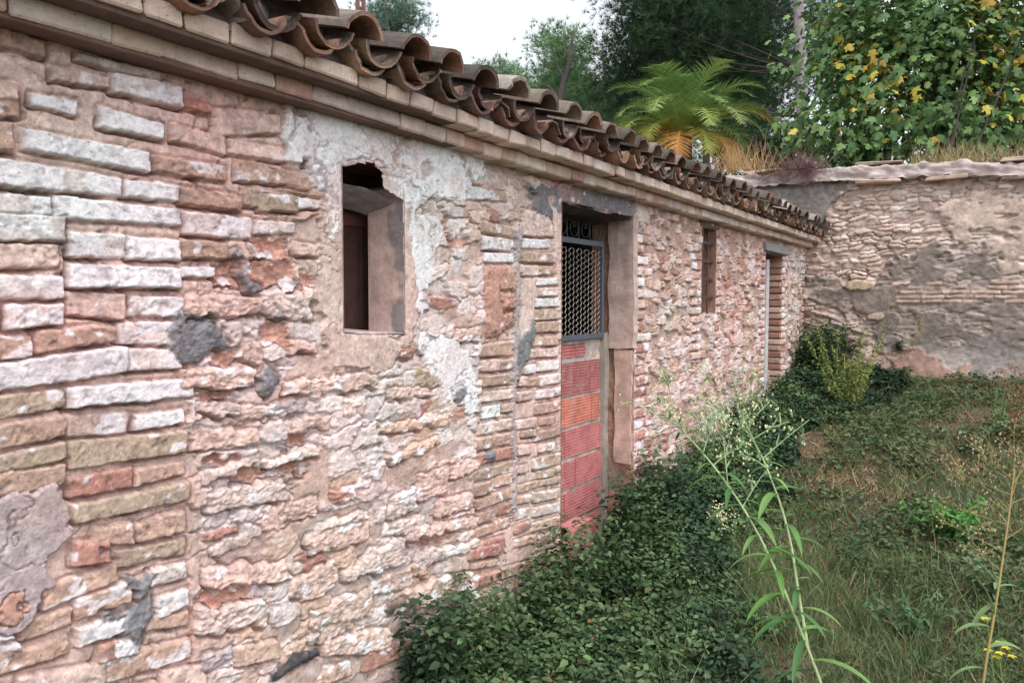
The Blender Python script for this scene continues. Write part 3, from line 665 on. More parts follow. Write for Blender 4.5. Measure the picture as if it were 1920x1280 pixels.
# infill
mb = MB(); mm = MB(); r = np.random.default_rng(3)
GZ0, GZ1 = 1.41, 1.935; YL, YR = 3.2, 4.06
red = lin((180, 114, 112))
def hollow(mb, y0, y1, z0, z1, x=XD, rib=0.0125, col=red, jit=0.0):
    n = max(2, int((z1 - z0) / rib)); prof = [(0, z0)]
    for k in range(n):
        a0 = z0 + (z1 - z0) * k / n; a1 = z0 + (z1 - z0) * (k + 0.52) / n; a2 = z0 + (z1 - z0) * (k + 0.66) / n; a3 = z0 + (z1 - z0) * (k + 0.94) / n
        prof += [(0, a0 + 1e-4), (0, a1), (-0.007, a2), (-0.007, a3)]
    prof += [(0, z1)]
    P = np.array(prof); m = len(P)
    Vv = np.concatenate([np.stack([x + P[:, 0], np.full(m, y0), P[:, 1]], -1), np.stack([x + P[:, 0], np.full(m, y1), P[:, 1]], -1),
                         [[x - 0.05, y0, z0], [x - 0.05, y1, z0], [x - 0.05, y0, z1], [x - 0.05, y1, z1]]])
    Q = [[k, m + k, m + k + 1, k + 1] for k in range(m - 1)]
    q = 2 * m; Q += [[q, q + 1, m, 0], [m - 1, 2 * m - 1, q + 3, q + 2], [m, q + 1, q + 3, 2 * m - 1], [q, 0, m - 1, q + 2]]
    mb.add(Vv, [np.array(Q)], np.array(col) * r.uniform(0.88, 1.12))
zs = [(1.30, 1.368), (1.092, 1.268), (0.926, 1.071), (0.757, 0.901), (0.587, 0.732), (0.407, 0.561), (0.22, 0.38)]
for k, (z0, z1) in enumerate(zs):
    if k == 0: segs = [(YL, 3.42), (3.435, 3.73), (3.745, 3.86)]
    elif k == 1: segs = [(YL, 3.44), (3.445, 3.92), (3.925, 4.04)]
    elif k == 2: segs = [(YL, 3.45), (3.455, 3.94), (3.945, 4.04)]
    elif k % 2: segs = [(YL, 3.62), (3.63, 4.06)]
    else: segs = [(YL, 3.36), (3.37, 3.74), (3.75, 4.06)]
    for (y0, y1) in segs:
        cc = red if k not in (2,) else lin((194, 124, 108))
        hollow(mb, y0, y1, z0, z1, XD + r.normal(0, 0.0015), 0.0155, cc)
infill = part(mb, 'door_infill', M_hollow, shed)
mb = MB()
v_ = patch(mb, (XD - 0.010, YL, 0.0), (XD - 0.010, 4.16, 0.0), (XD - 0.010, YL, 1.40), amp=0.012, freq=22, col=lin((178, 164, 158)), seed=41, step=0.007, cvar=0.4)
part(mb, 'mortar', M_plaster, infill, True)
mb = MB(); slab(mb, XD - 0.02, XD + 0.022, 4.062, 4.12, 0.1, 1.42, lin((160, 150, 142)), 43, 0.004, 0.006); part(mb, 'mortar_edge', M_plaster, infill, True)
# grille: frame, woven mesh, scrolls
blue = lin((96, 104, 116))
mb = MB()
for (c0, sz) in [((XD + 0.01, 3.62, 1.925), (0.02, 0.88, 0.03)), ((XD + 0.01, 3.62, 1.405), (0.02, 0.88, 0.028)), ((XD + 0.01, 4.045, 1.665), (0.02, 0.026, 0.50)), ((XD + 0.01, 3.19, 1.665), (0.02, 0.03, 0.50))]:
    v, f = bevbox(c0, sz, 0.002, 0.0005); mb.add(v, f, blue * 0.9)
grille = part(mb, 'door_grille', M_metal, shed)
mb = MB(); p = 0.044; hgt = 0.031; wcol = lin((198, 188, 178))
yy0, yy1, zz0, zz1 = 3.21, 4.03, 1.42, 1.91
ny = int((yy1 - yy0) / p); nz = int((zz1 - zz0) / hgt)
for i in range(ny + 1):           # vertical zigzag strands, touching at their knuckles
    for s in (0,):
        y = yy0 + i * p; pts = []
        for k in range(nz * 2 + 1):
            z = zz0 + k * hgt / 2 + (0.0 if k % 2 == 0 else 0.0)
            sgn = 1 if ((k // 1) % 2 == 0) else -1
            pts.append((XD + 0.012 + 0.002 * sgn, y + sgn * p / 4 * 1.0 + (0 if i % 2 == 0 else 0), z))
        if i % 2: pts = [(q[0], 2 * y - q[1], q[2]) for q in pts]
        v, f = tube(pts, 0.0021, 5); mb.add(v, f, wcol)
part(mb, 'wire_mesh', M_plaster, grille)
mb = MB()
for i, y in enumerate(np.linspace(3.30, 3.97, 6)):
    for s in (-1, 1):
        t = np.linspace(0, 1, 22); ang = t * 4.6; rad = 0.046 * (1 - 0.62 * t)
        pts = np.stack([np.full(22, XD + 0.01), y + s * (0.010 + rad * np.sin(ang)), 1.945 + 0.052 - rad * np.cos(ang)], -1)
        v, f = tube(pts, 0.0032, 6); mb.add(v, f, lin((62, 60, 64)))
    v, f = tube([(XD + 0.01, y + 0.055, 1.94), (XD + 0.01, y + 0.055, 2.06)], 0.0032, 6); mb.add(v, f, lin((62, 60, 64)))
part(mb, 'scroll', M_metal, grille)
# --- slit window with iron bars
a, b, c, d = SLIT
mb = MB(); g = lin((150, 118, 104))
patch(mb, (-0.16, b, c), (X0, b, c), (-0.16, b, d), amp=0.008, col=g, seed=51, step=0.01)
patch(mb, (X0, a, c), (-0.16, a, c), (X0, a, d), amp=0.008, col=g, seed=52, step=0.01)
patch(mb, (X0, a, c), (X0, b, c), (-0.16, a, c + 0.02), amp=0.006, col=lin((200, 180, 170)), seed=53, step=0.01)
patch(mb, (X0, a, d), (X0, b, d), (-0.16, a, d), amp=0.008, col=g * 0.9, seed=54, step=0.01)
srv = part(mb, 'slit_reveal', M_masonry, shed, True)
mb = MB()
for y in np.linspace(a + 0.03, b - 0.03, 5):
    v, f = bevbox((-0.155, y, (c + d) / 2), (0.02, 0.062, d - c), 0.003, 0.001); mb.add(v, f, lin((128, 88, 76)) * r.uniform(.85, 1.1))
part(mb, 'slit_shutter', M_wood, shed)
mb = MB()
for y in (a + 0.09, b - 0.10): v, f = tube([(-0.02, y, c - 0.01), (-0.02, y, d)], 0.008, 8); mb.add(v, f, lin((88, 68, 64)))
for z in np.linspace(c + 0.12, d - 0.1, 4):
    v, f = bevbox((-0.02, (a + b) / 2, z), (0.012, b - a + 0.02, 0.022), 0.002); mb.add(v, f, lin((88, 66, 62)))
part(mb, 'window_bars', M_metal, shed)
mb = MB(); v, f = bevbox((-0.02, (a + b) / 2, d + 0.03), (0.08, b - a + 0.10, 0.055), 0.006, 0.003); mb.add(v, f, lin((112, 96, 92))); part(mb, 'slit_lintel', M_wood, shed)
# --- far doorway
a, b, c, d = DR2
mb = MB()
patch(mb, (-0.3, b, c), (X0, b, c), (-0.3, b, d), amp=0.004, col=lin((176, 120, 98)), seed=61, step=0.012)
patch(mb, (X0, a, c), (-0.3, a, c), (X0, a, d), amp=0.004, col=lin((150, 118, 104)), seed=62, step=0.02)
patch(mb, (X0, a, d), (X0, b, d), (-0.3, a, d), amp=0.004, col=lin((120, 100, 92)), seed=64, step=0.02)
z = c + 0.12; k = 0
while z < d - 0.04:
    v, f = bevbox((-0.13 + (0.01 if k % 2 else 0), b - 0.004, z), (0.27, 0.03, 0.046), 0.006, 0.002); mb.add(v, f, LC[['T', 'R', 'T', 'P', 'R'][k % 5]] * r.uniform(.8, 1.0)); z += 0.061; k += 1
part(mb, 'doorway_reveal', M_masonry, shed)
mb = MB()
for k in range(5): v, f = bevbox((-0.30, a + 0.06 + k * 0.12, (c + d) / 2), (0.03, 0.116, d - c), 0.003, 0.001); mb.add(v, f, lin((92, 86, 84)) * r.uniform(.85, 1.1))
part(mb, 'plank_door', M_wood, shed)
mb = MB(); v, f = bevbox((-0.07, a + 0.26, (c + d) / 2 - 0.02), (0.075, 0.085, d - c - 0.05), 0.005, 0.003); mb.add(v, f, lin((190, 186, 190))); part(mb, 'door_post', M_wood, shed)
mb = MB(); v, f = bevbox((0.0, (a + b) / 2 - 0.02, d + 0.045), (0.10, b - a + 0.22, 0.085), 0.008, 0.004); mb.add(v, f, lin((142, 138, 140))); part(mb, 'wooden_lintel', M_wood, shed)

# --- cornice: two projecting brick courses
def course(name, xf, z0, z1, pitch, cols, seed, gapc, joint=0.004, wave=0.004):
    r = np.random.default_rng(seed); mb = MB(); y = -1.3
    while y < XEND + 0.1:
        w_ = pitch * r.uniform(0.9, 1.12)
        if r.random() < 0.12: w_ *= 1.9
        fw = wave * 2 * (float(fbm(np.array(y * 0.9), np.array(1.0), seed, 2)) - 0.5)
        dz = 0.012 * (float(fbm(np.array(y * 0.55), np.array(7.0), 123, 2)) - 0.5) + 0.016 * max(0.0, min(1.0, (2.4 - y) / 1.0))
        xx = xf + fw + r.normal(0, 0.0022)
        v, f = bevbox(((xx - 0.16) / 2, y + w_ / 2, (z0 + z1) / 2 + dz + r.normal(0, 0.001)), (xx + 0.16, w_ - joint * r.uniform(0.4, 1.6), z1 - z0), 0.005, 0.0022, r=r)
        mb.add(v, f, LC[cols[r.integers(len(cols))]] * r.uniform(0.85, 1.08))
        y += w_
    v, f = bevbox(((xf - 0.012 - 0.16) / 2, XEND / 2 - 0.6, (z0 + z1) / 2), (xf - 0.012 + 0.16, XEND + 1.4, z1 - z0 - 0.012), 0.002); mb.add(v, f, gapc)
    return part(mb, name, M_brick, shed)
COLS2 = dict(c1=(216, 194, 182), c2=(208, 184, 170), c3=(222, 206, 196), c4=(200, 164, 150), c5=(210, 192, 188), c6=(186, 150, 142))
for k, v in COLS2.items(): LC[k] = lin(v)
course('cornice_course', 0.085, 2.168, 2.218, 0.125, ['c5', 'c3', 'c2', 'c1', 'c5', 'c4', 'c1', 'c3', 'c2'], 8, lin((120, 96, 88)), 0.003, 0.008)
course('cornice_course', 0.160, 2.221, 2.270, 0.117, ['c1', 'c2', 'c1', 'c3', 'c2', 'c1'], 9, lin((100, 82, 74)), 0.0045)
mb = MB()
patch(mb, (0.14, -1.3, 2.2725), (0.14, XEND, 2.2725), (0.10, -1.3, 2.43), amp=0.012, freq=12, col=lin((112, 102, 104)), seed=71, step=0.02)
patch(mb, (0.155, -1.3, 2.2715), (0.155, XEND, 2.2715), (-0.1, -1.3, 2.2735), amp=0.001, col=lin((120, 108, 104)), seed=72, step=0.03)
part(mb, 'eave_mortar', M_plaster, shed, True)
# --- clay canal tiles
def canal(mb, p, direc, L, r0, r1, up, col, th=0.012, n=9, rr=rng, arc=2.75, jag=0.0025):
    """half-pipe tile. p: front end axis point, direc: unit vector to the back, up=+1 cover / -1 pan"""
    direc = np.array(direc, float); direc /= np.linalg.norm(direc)
    side = np.cross(direc, [0, 0, 1.0]); side /= np.linalg.norm(side); nrm = np.cross(side, direc) * up
    ang = (np.linspace(-0.5, 0.5, n)) * arc
    def ring(q, rad, j=0): 
        return q + np.sin(ang)[:, None] * side * rad + (np.cos(ang)[:, None]) * nrm * rad + direc * (j if np.isscalar(j) else j[:, None])
    jg = rr.normal(0, jag, n)
    m = 4; V = []
    for k in range(m + 1):
        t = k / m; rad = r0 + (r1 - r0) * t; q = np.array(p) + direc * L * t
        wob = 1 + 0.03 * rr.normal()
        V.append(ring(q, rad * wob, jg if k == 0 else 0))
    O = np.concatenate(V); V = []
    for k in range(m + 1):
        t = k / m; rad = r0 + (r1 - r0) * t - th; q = np.array(p) + direc * L * t
        V.append(ring(q, rad, jg if k == 0 else 0))
    I = np.concatenate(V); N0 = len(O)
    Q = []
    for k in range(m):
        for i in range(n - 1):
            a_ = k * n + i; Q.append([a_, a_ + 1, a_ + n + 1, a_ + n]); Q.append([N0 + a_, N0 + a_ + n, N0 + a_ + n + 1, N0 + a_ + 1])
        for i in (0, n - 1):
            a_ = k * n + i; Q.append([a_, a_ + n, N0 + a_ + n, N0 + a_])
    for i in range(n - 1): Q.append([i, N0 + i, N0 + i + 1, i + 1])
    col = np.array(col)
    # lichen-dark weather side for the outer face of covers, clay inside
    cO = np.tile(col[0], (N0, 1)); cI = np.tile(col[1], (N0, 1))
    mb.add(np.concatenate([O, I]), [np.array(Q)], np.concatenate([cO, cI]))
tcl = [lin(c) for c in [(148, 112, 96), (166, 128, 108), (126, 98, 88), (158, 136, 120), (112, 90, 84), (176, 146, 126)]]
tdk = [lin(c) for c in [(92, 84, 80), (80, 74, 68), (104, 96, 88), (116, 106, 98), (72, 68, 62), (150, 142, 136)]]
tr = np.random.default_rng(21); mb = MB(); mlow = MB()
slope = math.radians(17); back = np.array([-math.cos(slope), 0, math.sin(slope)])
y = -1.25; PT = 0.196
while y < XEND - 0.02:
    dz = 0.03 * (float(fbm(np.array(y * 0.5), np.array(3.0), 321, 3)) - 0.5)
    jy = tr.normal(0, 0.006)
    for row in range(9):
        off = back * (0.34 * row)
        ox = tr.normal(0, 0.010) if row == 0 else 0
        lift = 0.012 * row * 0 
        pc = np.array([0.258 + ox, y + jy, 2.343 + dz + tr.normal(0, .003)]) + off
        pp = np.array([0.222 + tr.normal(0, 0.012), y + PT / 2 + tr.normal(0, 0.005), 2.370 + dz + tr.normal(0, .003)]) + off
        b2 = back * 1.0; b2 = b2 + np.array([0, tr.normal(0, 0.028), -0.035 + tr.normal(0, .012)])
        canal(mb, pc + [0, 0, 0.002], b2, 0.42, 0.076, 0.066, 1, [tdk[tr.integers(6)] * tr.uniform(.8, 1.1), tcl[tr.integers(6)] * 0.75], rr=tr, n=11)
        canal(mb, pp, b2, 0.42, 0.078, 0.070, -1, [tcl[tr.integers(6)] * tr.uniform(.85, 1.1), tdk[tr.integers(6)] * 0.9], rr=tr, n=11)
    y += PT * tr.uniform(0.97, 1.03)
part(mb, 'tile_roof', M_tile, shed)
y = -1.2; bk = np.array([-1.0, 0, 0.02])
while y < XEND - 0.02:
    dz = 0.02 * (float(fbm(np.array(y * 0.5), np.array(3.0), 321, 3)) - 0.5)
    for k in range(2):
        yy = y + PT / 2 * k + tr.normal(0, 0.006)
        if k == 0: canal(mlow, (0.205 + tr.normal(0, 0.010), yy, 2.342 + dz), bk + [0, tr.normal(0, .07), 0], 0.25, 0.072, 0.066, -1, [tcl[tr.integers(6)] * tr.uniform(.75, 1.1), tcl[tr.integers(6)] * 0.8], rr=tr, n=11, jag=0.003)
        else: canal(mlow, (0.195 + tr.normal(0, 0.010), yy, 2.282 + dz), bk + [0, tr.normal(0, .04), 0], 0.25, 0.066, 0.066, 1, [tcl[tr.integers(6)] * tr.uniform(.7, 1.0), tdk[tr.integers(6)]], rr=tr, n=11, jag=0.003)
    y += PT
part(mlow, 'eave_tiles', M_tile, shed)
mb = MB()
v, f = bevbox((-1.55, XEND / 2 - 0.6, 2.80), (3.2, XEND + 1.3, 0.06), 0.005, rot=np.array(Matrix.Rotation(slope, 3, 'Y')))
v = v - v.mean(0); v += np.array([-1.50, XEND / 2 - 0.62, 2.80]); mb.add(v, f, lin((96, 80, 70)))
part(mb, 'roof_deck', M_wood, shed)
mb = MB()
for c0, sz in [((-3.0, XEND / 2 - 0.62, 1.55), (0.3, XEND + 1.2, 3.3)), ((-1.62, -1.12, 1.1), (2.6, 0.16, 2.1)), ((-1.62, 2.9, 1.1), (2.4, 0.12, 2.1))]:
    v, f = bevbox(c0, sz, 0.01); mb.add(v, f, LC['P'] * 0.8)
part(mb, 'inner_wall', M_masonry, shed)
mb = MB()
for y0, y1 in ((-1.15, 1.6), (2.3, 3.1), (4.3, 5.2), (5.75, 6.9), (7.8, 8.6)):   # masonry core behind the face
    v, f = bevbox((-0.14, (y0 + y1) / 2, 1.03), (0.16, y1 - y0, 2.26), 0.01); mb.add(v, f, LC['P'] * 0.8)
v, f = bevbox((-0.20, XEND / 2 - 0.6, 2.20), (0.20, XEND + 1.1, 0.13), 0.01); mb.add(v, f, LC['P'] * 0.7)
part(mb, 'wall_core', M_masonry, shed)
# red hollow block lying broken at the door foot
q0 = np.array([0.03, 3.30, 0.42])
blk = empty('hollow_block', tuple(q0), 'broken red hollow clay block lying askew at the foot of the bricked-up door', 'clay block')
mb = MB(); r = np.random.default_rng(8)
rotm = np.array((Matrix.Rotation(math.radians(-8), 3, 'X') @ Matrix.Rotation(math.radians(14), 3, 'Z') @ Matrix.Rotation(math.radians(-6), 3, 'Y')))
loc = MB(); pk2 = lin((206, 136, 134))
hollow(loc, 0.0, 0.36, -0.08, 0.07, 0.05, 0.016, pk2)
for c0, sz in [((-0.0, 0.18, 0.074), (0.10, 0.36, 0.008)), ((-0.0, 0.18, -0.084), (0.10, 0.36, 0.008)), ((-0.0, 0.18, 0.0), (0.10, 0.36, 0.008)), ((-0.05, 0.18, -0.005), (0.008, 0.36, 0.15)), ((0.0, 0.355, -0.005), (0.1, 0.008, 0.15))]:
    v, f = bevbox(c0, sz, 0.001); loc.add(v, f, pk2)
V = np.concatenate(loc.V) @ rotm.T + q0; loc.V = [V]; loc.C = [np.concatenate(loc.C)]
Fd = {k: [np.concatenate(vv)] for k, vv in loc.F.items()}; loc.F = Fd
part(loc, 'block_shell', M_hollow, blk)
# ------------------------------------------------------------------ the old boundary wall at the end
bw = empty('boundary_wall', (1.0, XEND, 0.8), 'tall old rubble boundary wall with patchy grey render closing the far end', 'stone wall')
xs = np.concatenate([np.arange(-4.5, -1.2, 0.03), np.arange(-1.2, 2.6, 0.0085), np.arange(2.6, 7.5, 0.03)])
zs_ = np.arange(0.35, 3.08, 0.0085)
XX, Z2 = np.meshgrid(xs, zs_, indexing='ij')
a1 = fbm(XX * 10, Z2 * 10, 401, 3) - .5; a2 = fbm(XX * 10, Z2 * 10, 402, 3) - .5; NB = fbm(XX * 30, Z2 * 30, 403, 4) - .5; NB2 = fbm(XX * 3, Z2 * 3, 404, 4) - .5
f1, f2, ia, ib = voro(XX / 0.135 + 1.0 * a1 + 0.8 * Z2 + 1.0 * NB2, Z2 / 0.043 + 0.9 * a2 - 1.6 * XX * 0.35 + 1.6 * NB2, 405)
e = f2 - f1; q1 = hsh(ia, ib, 406); q2 = hsh(ia, ib, 407); q3 = hsh(ia, ib, 408)
st = np.where(q3 > 0.2, sst(0.05, 0.18, e), 0)
Hb = st * (0.008 + 0.030 * q1) * (1 - (1 - np.clip(e / 0.5, 0, 1)) ** 2) - 0.035 * np.clip(1 - e / 0.1, 0, 1) * sst(0.5, 0.65, fbm(XX * 5, Z2 * 8, 431, 3)) + 0.02 * NB + 0.03 * NB2
palb = np.stack([lin(c) for c in [(210, 192, 180), (194, 172, 160), (218, 206, 198), (178, 156, 146), (202, 182, 168), (190, 172, 162)]])
cb = palb[np.clip((q2 * 6).astype(int), 0, 5)] * (0.85 + 0.3 * q1)[..., None]
mb_ = lin((198, 176, 166)) * (0.85 + 0.5 * NB)[..., None]
Cb = mb_ * (1 - st[..., None]) + cb * st[..., None]
def zoneb(pts, key, h, soft=0.03, keep=0.0, lo=0.5):
    global Hb, Cb
    P = [ony(px, py, XEND) for px, py in pts]
    d = psdf(P, XX + 0.35 * a1 + 0.25 * NB2, Z2 + 0.30 * a2)
    m = sst(soft, -soft, d)
    thick = 1 - keep * sst(0.50, 0.62, fbm(XX * 5, Z2 * 9, 409, 3))
    m = m * thick
    Hb = Hb * (1 - m) + (h + 0.012 * NB + 0.02 * NB2) * m
    Cb = Cb * (1 - m[..., None]) + lin(key) * ((0.9 + 0.7 * NB) * (1 + 0.5 * NB2))[..., None] * m[..., None]
zoneb([(1300, 340), (1560, 330), (1575, 360), (1540, 400), (1560, 440), (1300, 460)], (142, 134, 130), 0.05)
zoneb([(1740, 380), (2200, 330), (2200, 560), (1880, 530), (1850, 480), (1780, 440)], (196, 176, 164), 0.045, keep=0.75)
zoneb([(1530, 505), (1640, 540), (1700, 480), (1830, 460), (1870, 520), (2200, 600), (2200, 720), (1830, 700), (1760, 660), (1700, 640), (1640, 600), (1520, 560)], (132, 121, 114), 0.05, keep=0.35)
zoneb([(1620, 600), (1700, 620), (1690, 660), (1620, 650)], (132, 122, 116), 0.05)
zoneb([(1700, 640), (2200, 640), (2200, 740), (1850, 745), (1740, 700)], (142, 134, 130), 0.05, keep=0.3)
zoneb([(1500, 660), (1720, 650), (1860, 720), (2200, 745), (2200, 800), (1500, 800)], (156, 128, 116), 0.09, keep=0.4)
# thin brick courses let into the render
rb = np.random.default_rng(44)
for row in range(5):
    z = ony(1780, 531 + row * 8.5, XEND)[1]
    x = ony(1690 + rb.uniform(-20, 20), 540, XEND)[0]; xe = ony(1890, 540, XEND)[0]
    while x < xe:
        L_ = rb.uniform(0.12, 0.26); dd = psdf([(x, z - .016), (x + L_ - .01, z - .016), (x + L_ - .01, z + .016), (x, z + .016)], XX + 0.03 * a1, Z2 + 0.02 * a2)
        if rb.random() < 0.72:
            m = sst(0.004, -0.006, dd); Hb = Hb * (1 - m) + (0.058 + 0.012 * NB) * m; Cb = Cb * (1 - m[..., None]) + lin((186, 160, 148)) * (1 + 0.6 * NB)[..., None] * rb.uniform(.8, 1.1) * m[..., None]
        x += L_
for (px, py, rx, rz) in [(1612, 535, 0.14, 0.06), (1645, 595, 0.09, 0.05), (1440, 520, 0.1, 0.1)]:
    X_, Z_ = ony(px, py, XEND); dd = np.hypot((XX - X_ + 0.14 * a1) / rx, (Z2 - Z_ + 0.08 * a2) / rz)
    m = sst(1.05, 0.9, dd); Hb = Hb * (1 - m) + 0.07 * m; Cb = Cb * (1 - m[..., None]) + lin((188, 164, 146)) * (0.9 + 0.7 * NB)[..., None] * m[..., None]
# layered rock breaking out at the foot
rk = sst(0.05, -0.15, psdf([ony(*p, XEND) for p in [(1500, 540), (1560, 570), (1640, 620), (1640, 700), (1560, 760), (1480, 760)]], XX, Z2))
Hb = Hb + rk * (0.05 + 0.09 * (ridged(XX * 3 + Z2 * 2, Z2 * 16 + XX * 5, 411, 3) - .5)); Cb = Cb * (1 - 0.7 * rk[..., None]) + 0.7 * rk[..., None] * lin((158, 138, 130)) * (0.85 + 0.5 * NB)[..., None]
foot = sst(1.15, 0.7, Z2); Hb = Hb + foot * 0.12 + foot * 0.10 * NB2
Cb = np.clip(Cb, 0.01, 0.85)
V = np.stack([XX, XEND - Hb, np.minimum(Z2, 2.96 - 0.035 * (XX + 1))], -1).reshape(-1, 3) - np.array([1.0, XEND, 0.8])
F = grid_faces(len(xs), len(zs_))[:, ::1]
bwm = mesh_obj('wall_face', V, F, M_backwall, bw, Cb.reshape(-1, 3), True)
ORIG['wall_face'] = np.array([1.0, XEND, 0.8])
mb = MB()
v, f = bevbox((1.5, XEND + 0.22, 1.4), (12, 0.40, 2.5), 0.02); mb.add(v, f, lin((150, 130, 118)))
part(mb, 'wall_core', M_backwall, bw)
# coping: rough rendered cap in lengths, overhanging ledge below
mb = MB(); rc = np.random.default_rng(6); x = -4.5
def ztop(x): return 3.00 - 0.035 * (x + 1) + 0.012 * np.sin(x * 2.1) + 0.012 * np.sin(x * 5.3 + 1)
while x < 7.4:
    L_ = 12.0; n1, n2 = max(4, int(L_ / 0.02)), 44
    A, B = np.meshgrid(np.linspace(0, 1, n1), np.linspace(0, 1, n2), indexing='ij')
    per = B * 4   # profile: front bottom -> front top -> back top -> back bottom -> closed
    y0, y1 = XEND - 0.10 - rc.uniform(0, .02), XEND + 0.46; zt = 0.03; zb = -0.13
    yy = np.interp(per, [0, 1, 2, 3, 4], [y0, y0 + 0.015, y1, y1, y0]); zz = ztop(x + A * L_) + np.interp(per, [0, 1, 2, 3, 4], [zb, zt - 0.02, zt, zb, zb]) + 0.03 * (fbm((x + A * L_) * 1.7, per * 0, 425, 3) - 0.5)
    X_ = x + A * L_
    nz = 1.8 * (fbm(X_ * 9, per * 3, 420, 5) - .5)
    mb.add(np.stack([X_, yy - 0.05 * nz, zz + 0.03 * nz], -1).reshape(-1, 3), [grid_faces(n1, n2)[:, ::-1]], (lin([(186, 170, 164), (190, 174, 166), (182, 168, 164), (192, 176, 166)][rc.integers(4)]) * (0.9 + 0.6 * nz)[..., None]).reshape(-1, 3))
    x += L_
part(mb, 'coping', M_backwall, bw, True)
mb = MB(); x = -4.5   # thin broken slabs along the top edge
while x < 7.4:
    L_ = rc.uniform(0.15, 0.5)
    if rc.random() < 0.4:
        v, f = bevbox((x + L_ / 2, XEND + 0.01, ztop(x) + 0.030 + rc.normal(0, .006)), (L_ - .01, 0.22, 0.026), 0.007, 0.007, r=rc); mb.add(v, f, lin((196, 172, 156)) * rc.uniform(.8, 1.08))
    if rc.random() < 0.6:
        v, f = bevbox((x + L_ / 2, XEND - 0.02, ztop(x) - 0.15 + rc.normal(0, .006)), (L_ - .01, 0.22, 0.03), 0.007, 0.008, r=rc); mb.add(v, f, lin((178, 152, 138)) * rc.uniform(.8, 1.08))
    x += L_
part(mb, 'coping_slabs', M_backwall, bw)

# ------------------------------------------------------------------ plant building blocks
def leafproto(n=3, w=0.5, fold=0.12, droop=0.15, tipw=0.35):
    """pointed leaf of unit length along +Y, folded on the midrib; triangles"""
    ts = np.linspace(0, 1, n + 2); V = [(0, 0, 0)]
    for t in ts[1:-1]:
        ww = w * 0.5 * np.sin(np.pi * t ** 0.8); z = -droop * t * t
        V += [(-ww, t, z + fold * ww), (0, t, z), (ww, t, z + fold * ww)]
    V.append((0, 1, -droop)); T = [(0, 2, 1), (0, 3, 2)]
    for k in range(n - 1):
        a = 1 + 3 * k; T += [(a, a + 1, a + 4), (a, a + 4, a + 3), (a + 1, a + 2, a + 5), (a + 1, a + 5, a + 4)]
    a = 1 + 3 * (n - 1); e = len(V) - 1; T += [(a, a + 1, e), (a + 1, a + 2, e)]
    return np.array(V, float), np.array(T)
LEAF2 = leafproto(2, 0.62, 0.35, 0.2); LEAF3 = leafproto(3, 0.5, 0.4, 0.3); LANCE = leafproto(5, 0.17, 0.5, 0.35)
def blade():
    return np.array([(-.5, 0, 0), (.5, 0, 0), (-.35, .5, .08), (.35, .5, .08), (0, 1, .30)], float), np.array([(0, 1, 3), (0, 3, 2), (2, 3, 4)])
BL = blade()
def lobed():
    """five-lobed fig leaf, unit length"""
    pts = [(0, 0), (.18, -.06), (.36, .05), (.30, .22), (.52, .42), (.46, .56), (.24, .46), (.22, .62), (.20, .86), (0, 1.0), (-.20, .86), (-.22, .62), (-.24, .46), (-.46, .56), (-.52, .42), (-.30, .22), (-.36, .05), (-.18, -.06)]
    P = np.array([(x, y, -0.35 * (x * x) - 0.18 * y * y + 0.05) for x, y in pts]); c = np.array([[0, .36, 0.02]])
    V = np.concatenate([c, P]); n = len(P); T = [(0, 1 + i, 1 + (i + 1) % n) for i in range(n)]
    return V, np.array(T)
FIG = lobed()
def unit(v): return v / (np.linalg.norm(v, axis=-1, keepdims=True) + 1e-9)
def rdir(r, n, zb=0.0, zs=1.0):
    v = r.normal(0, 1, (n, 3)); v[:, 2] = v[:, 2] * zs + zb; return unit(v)

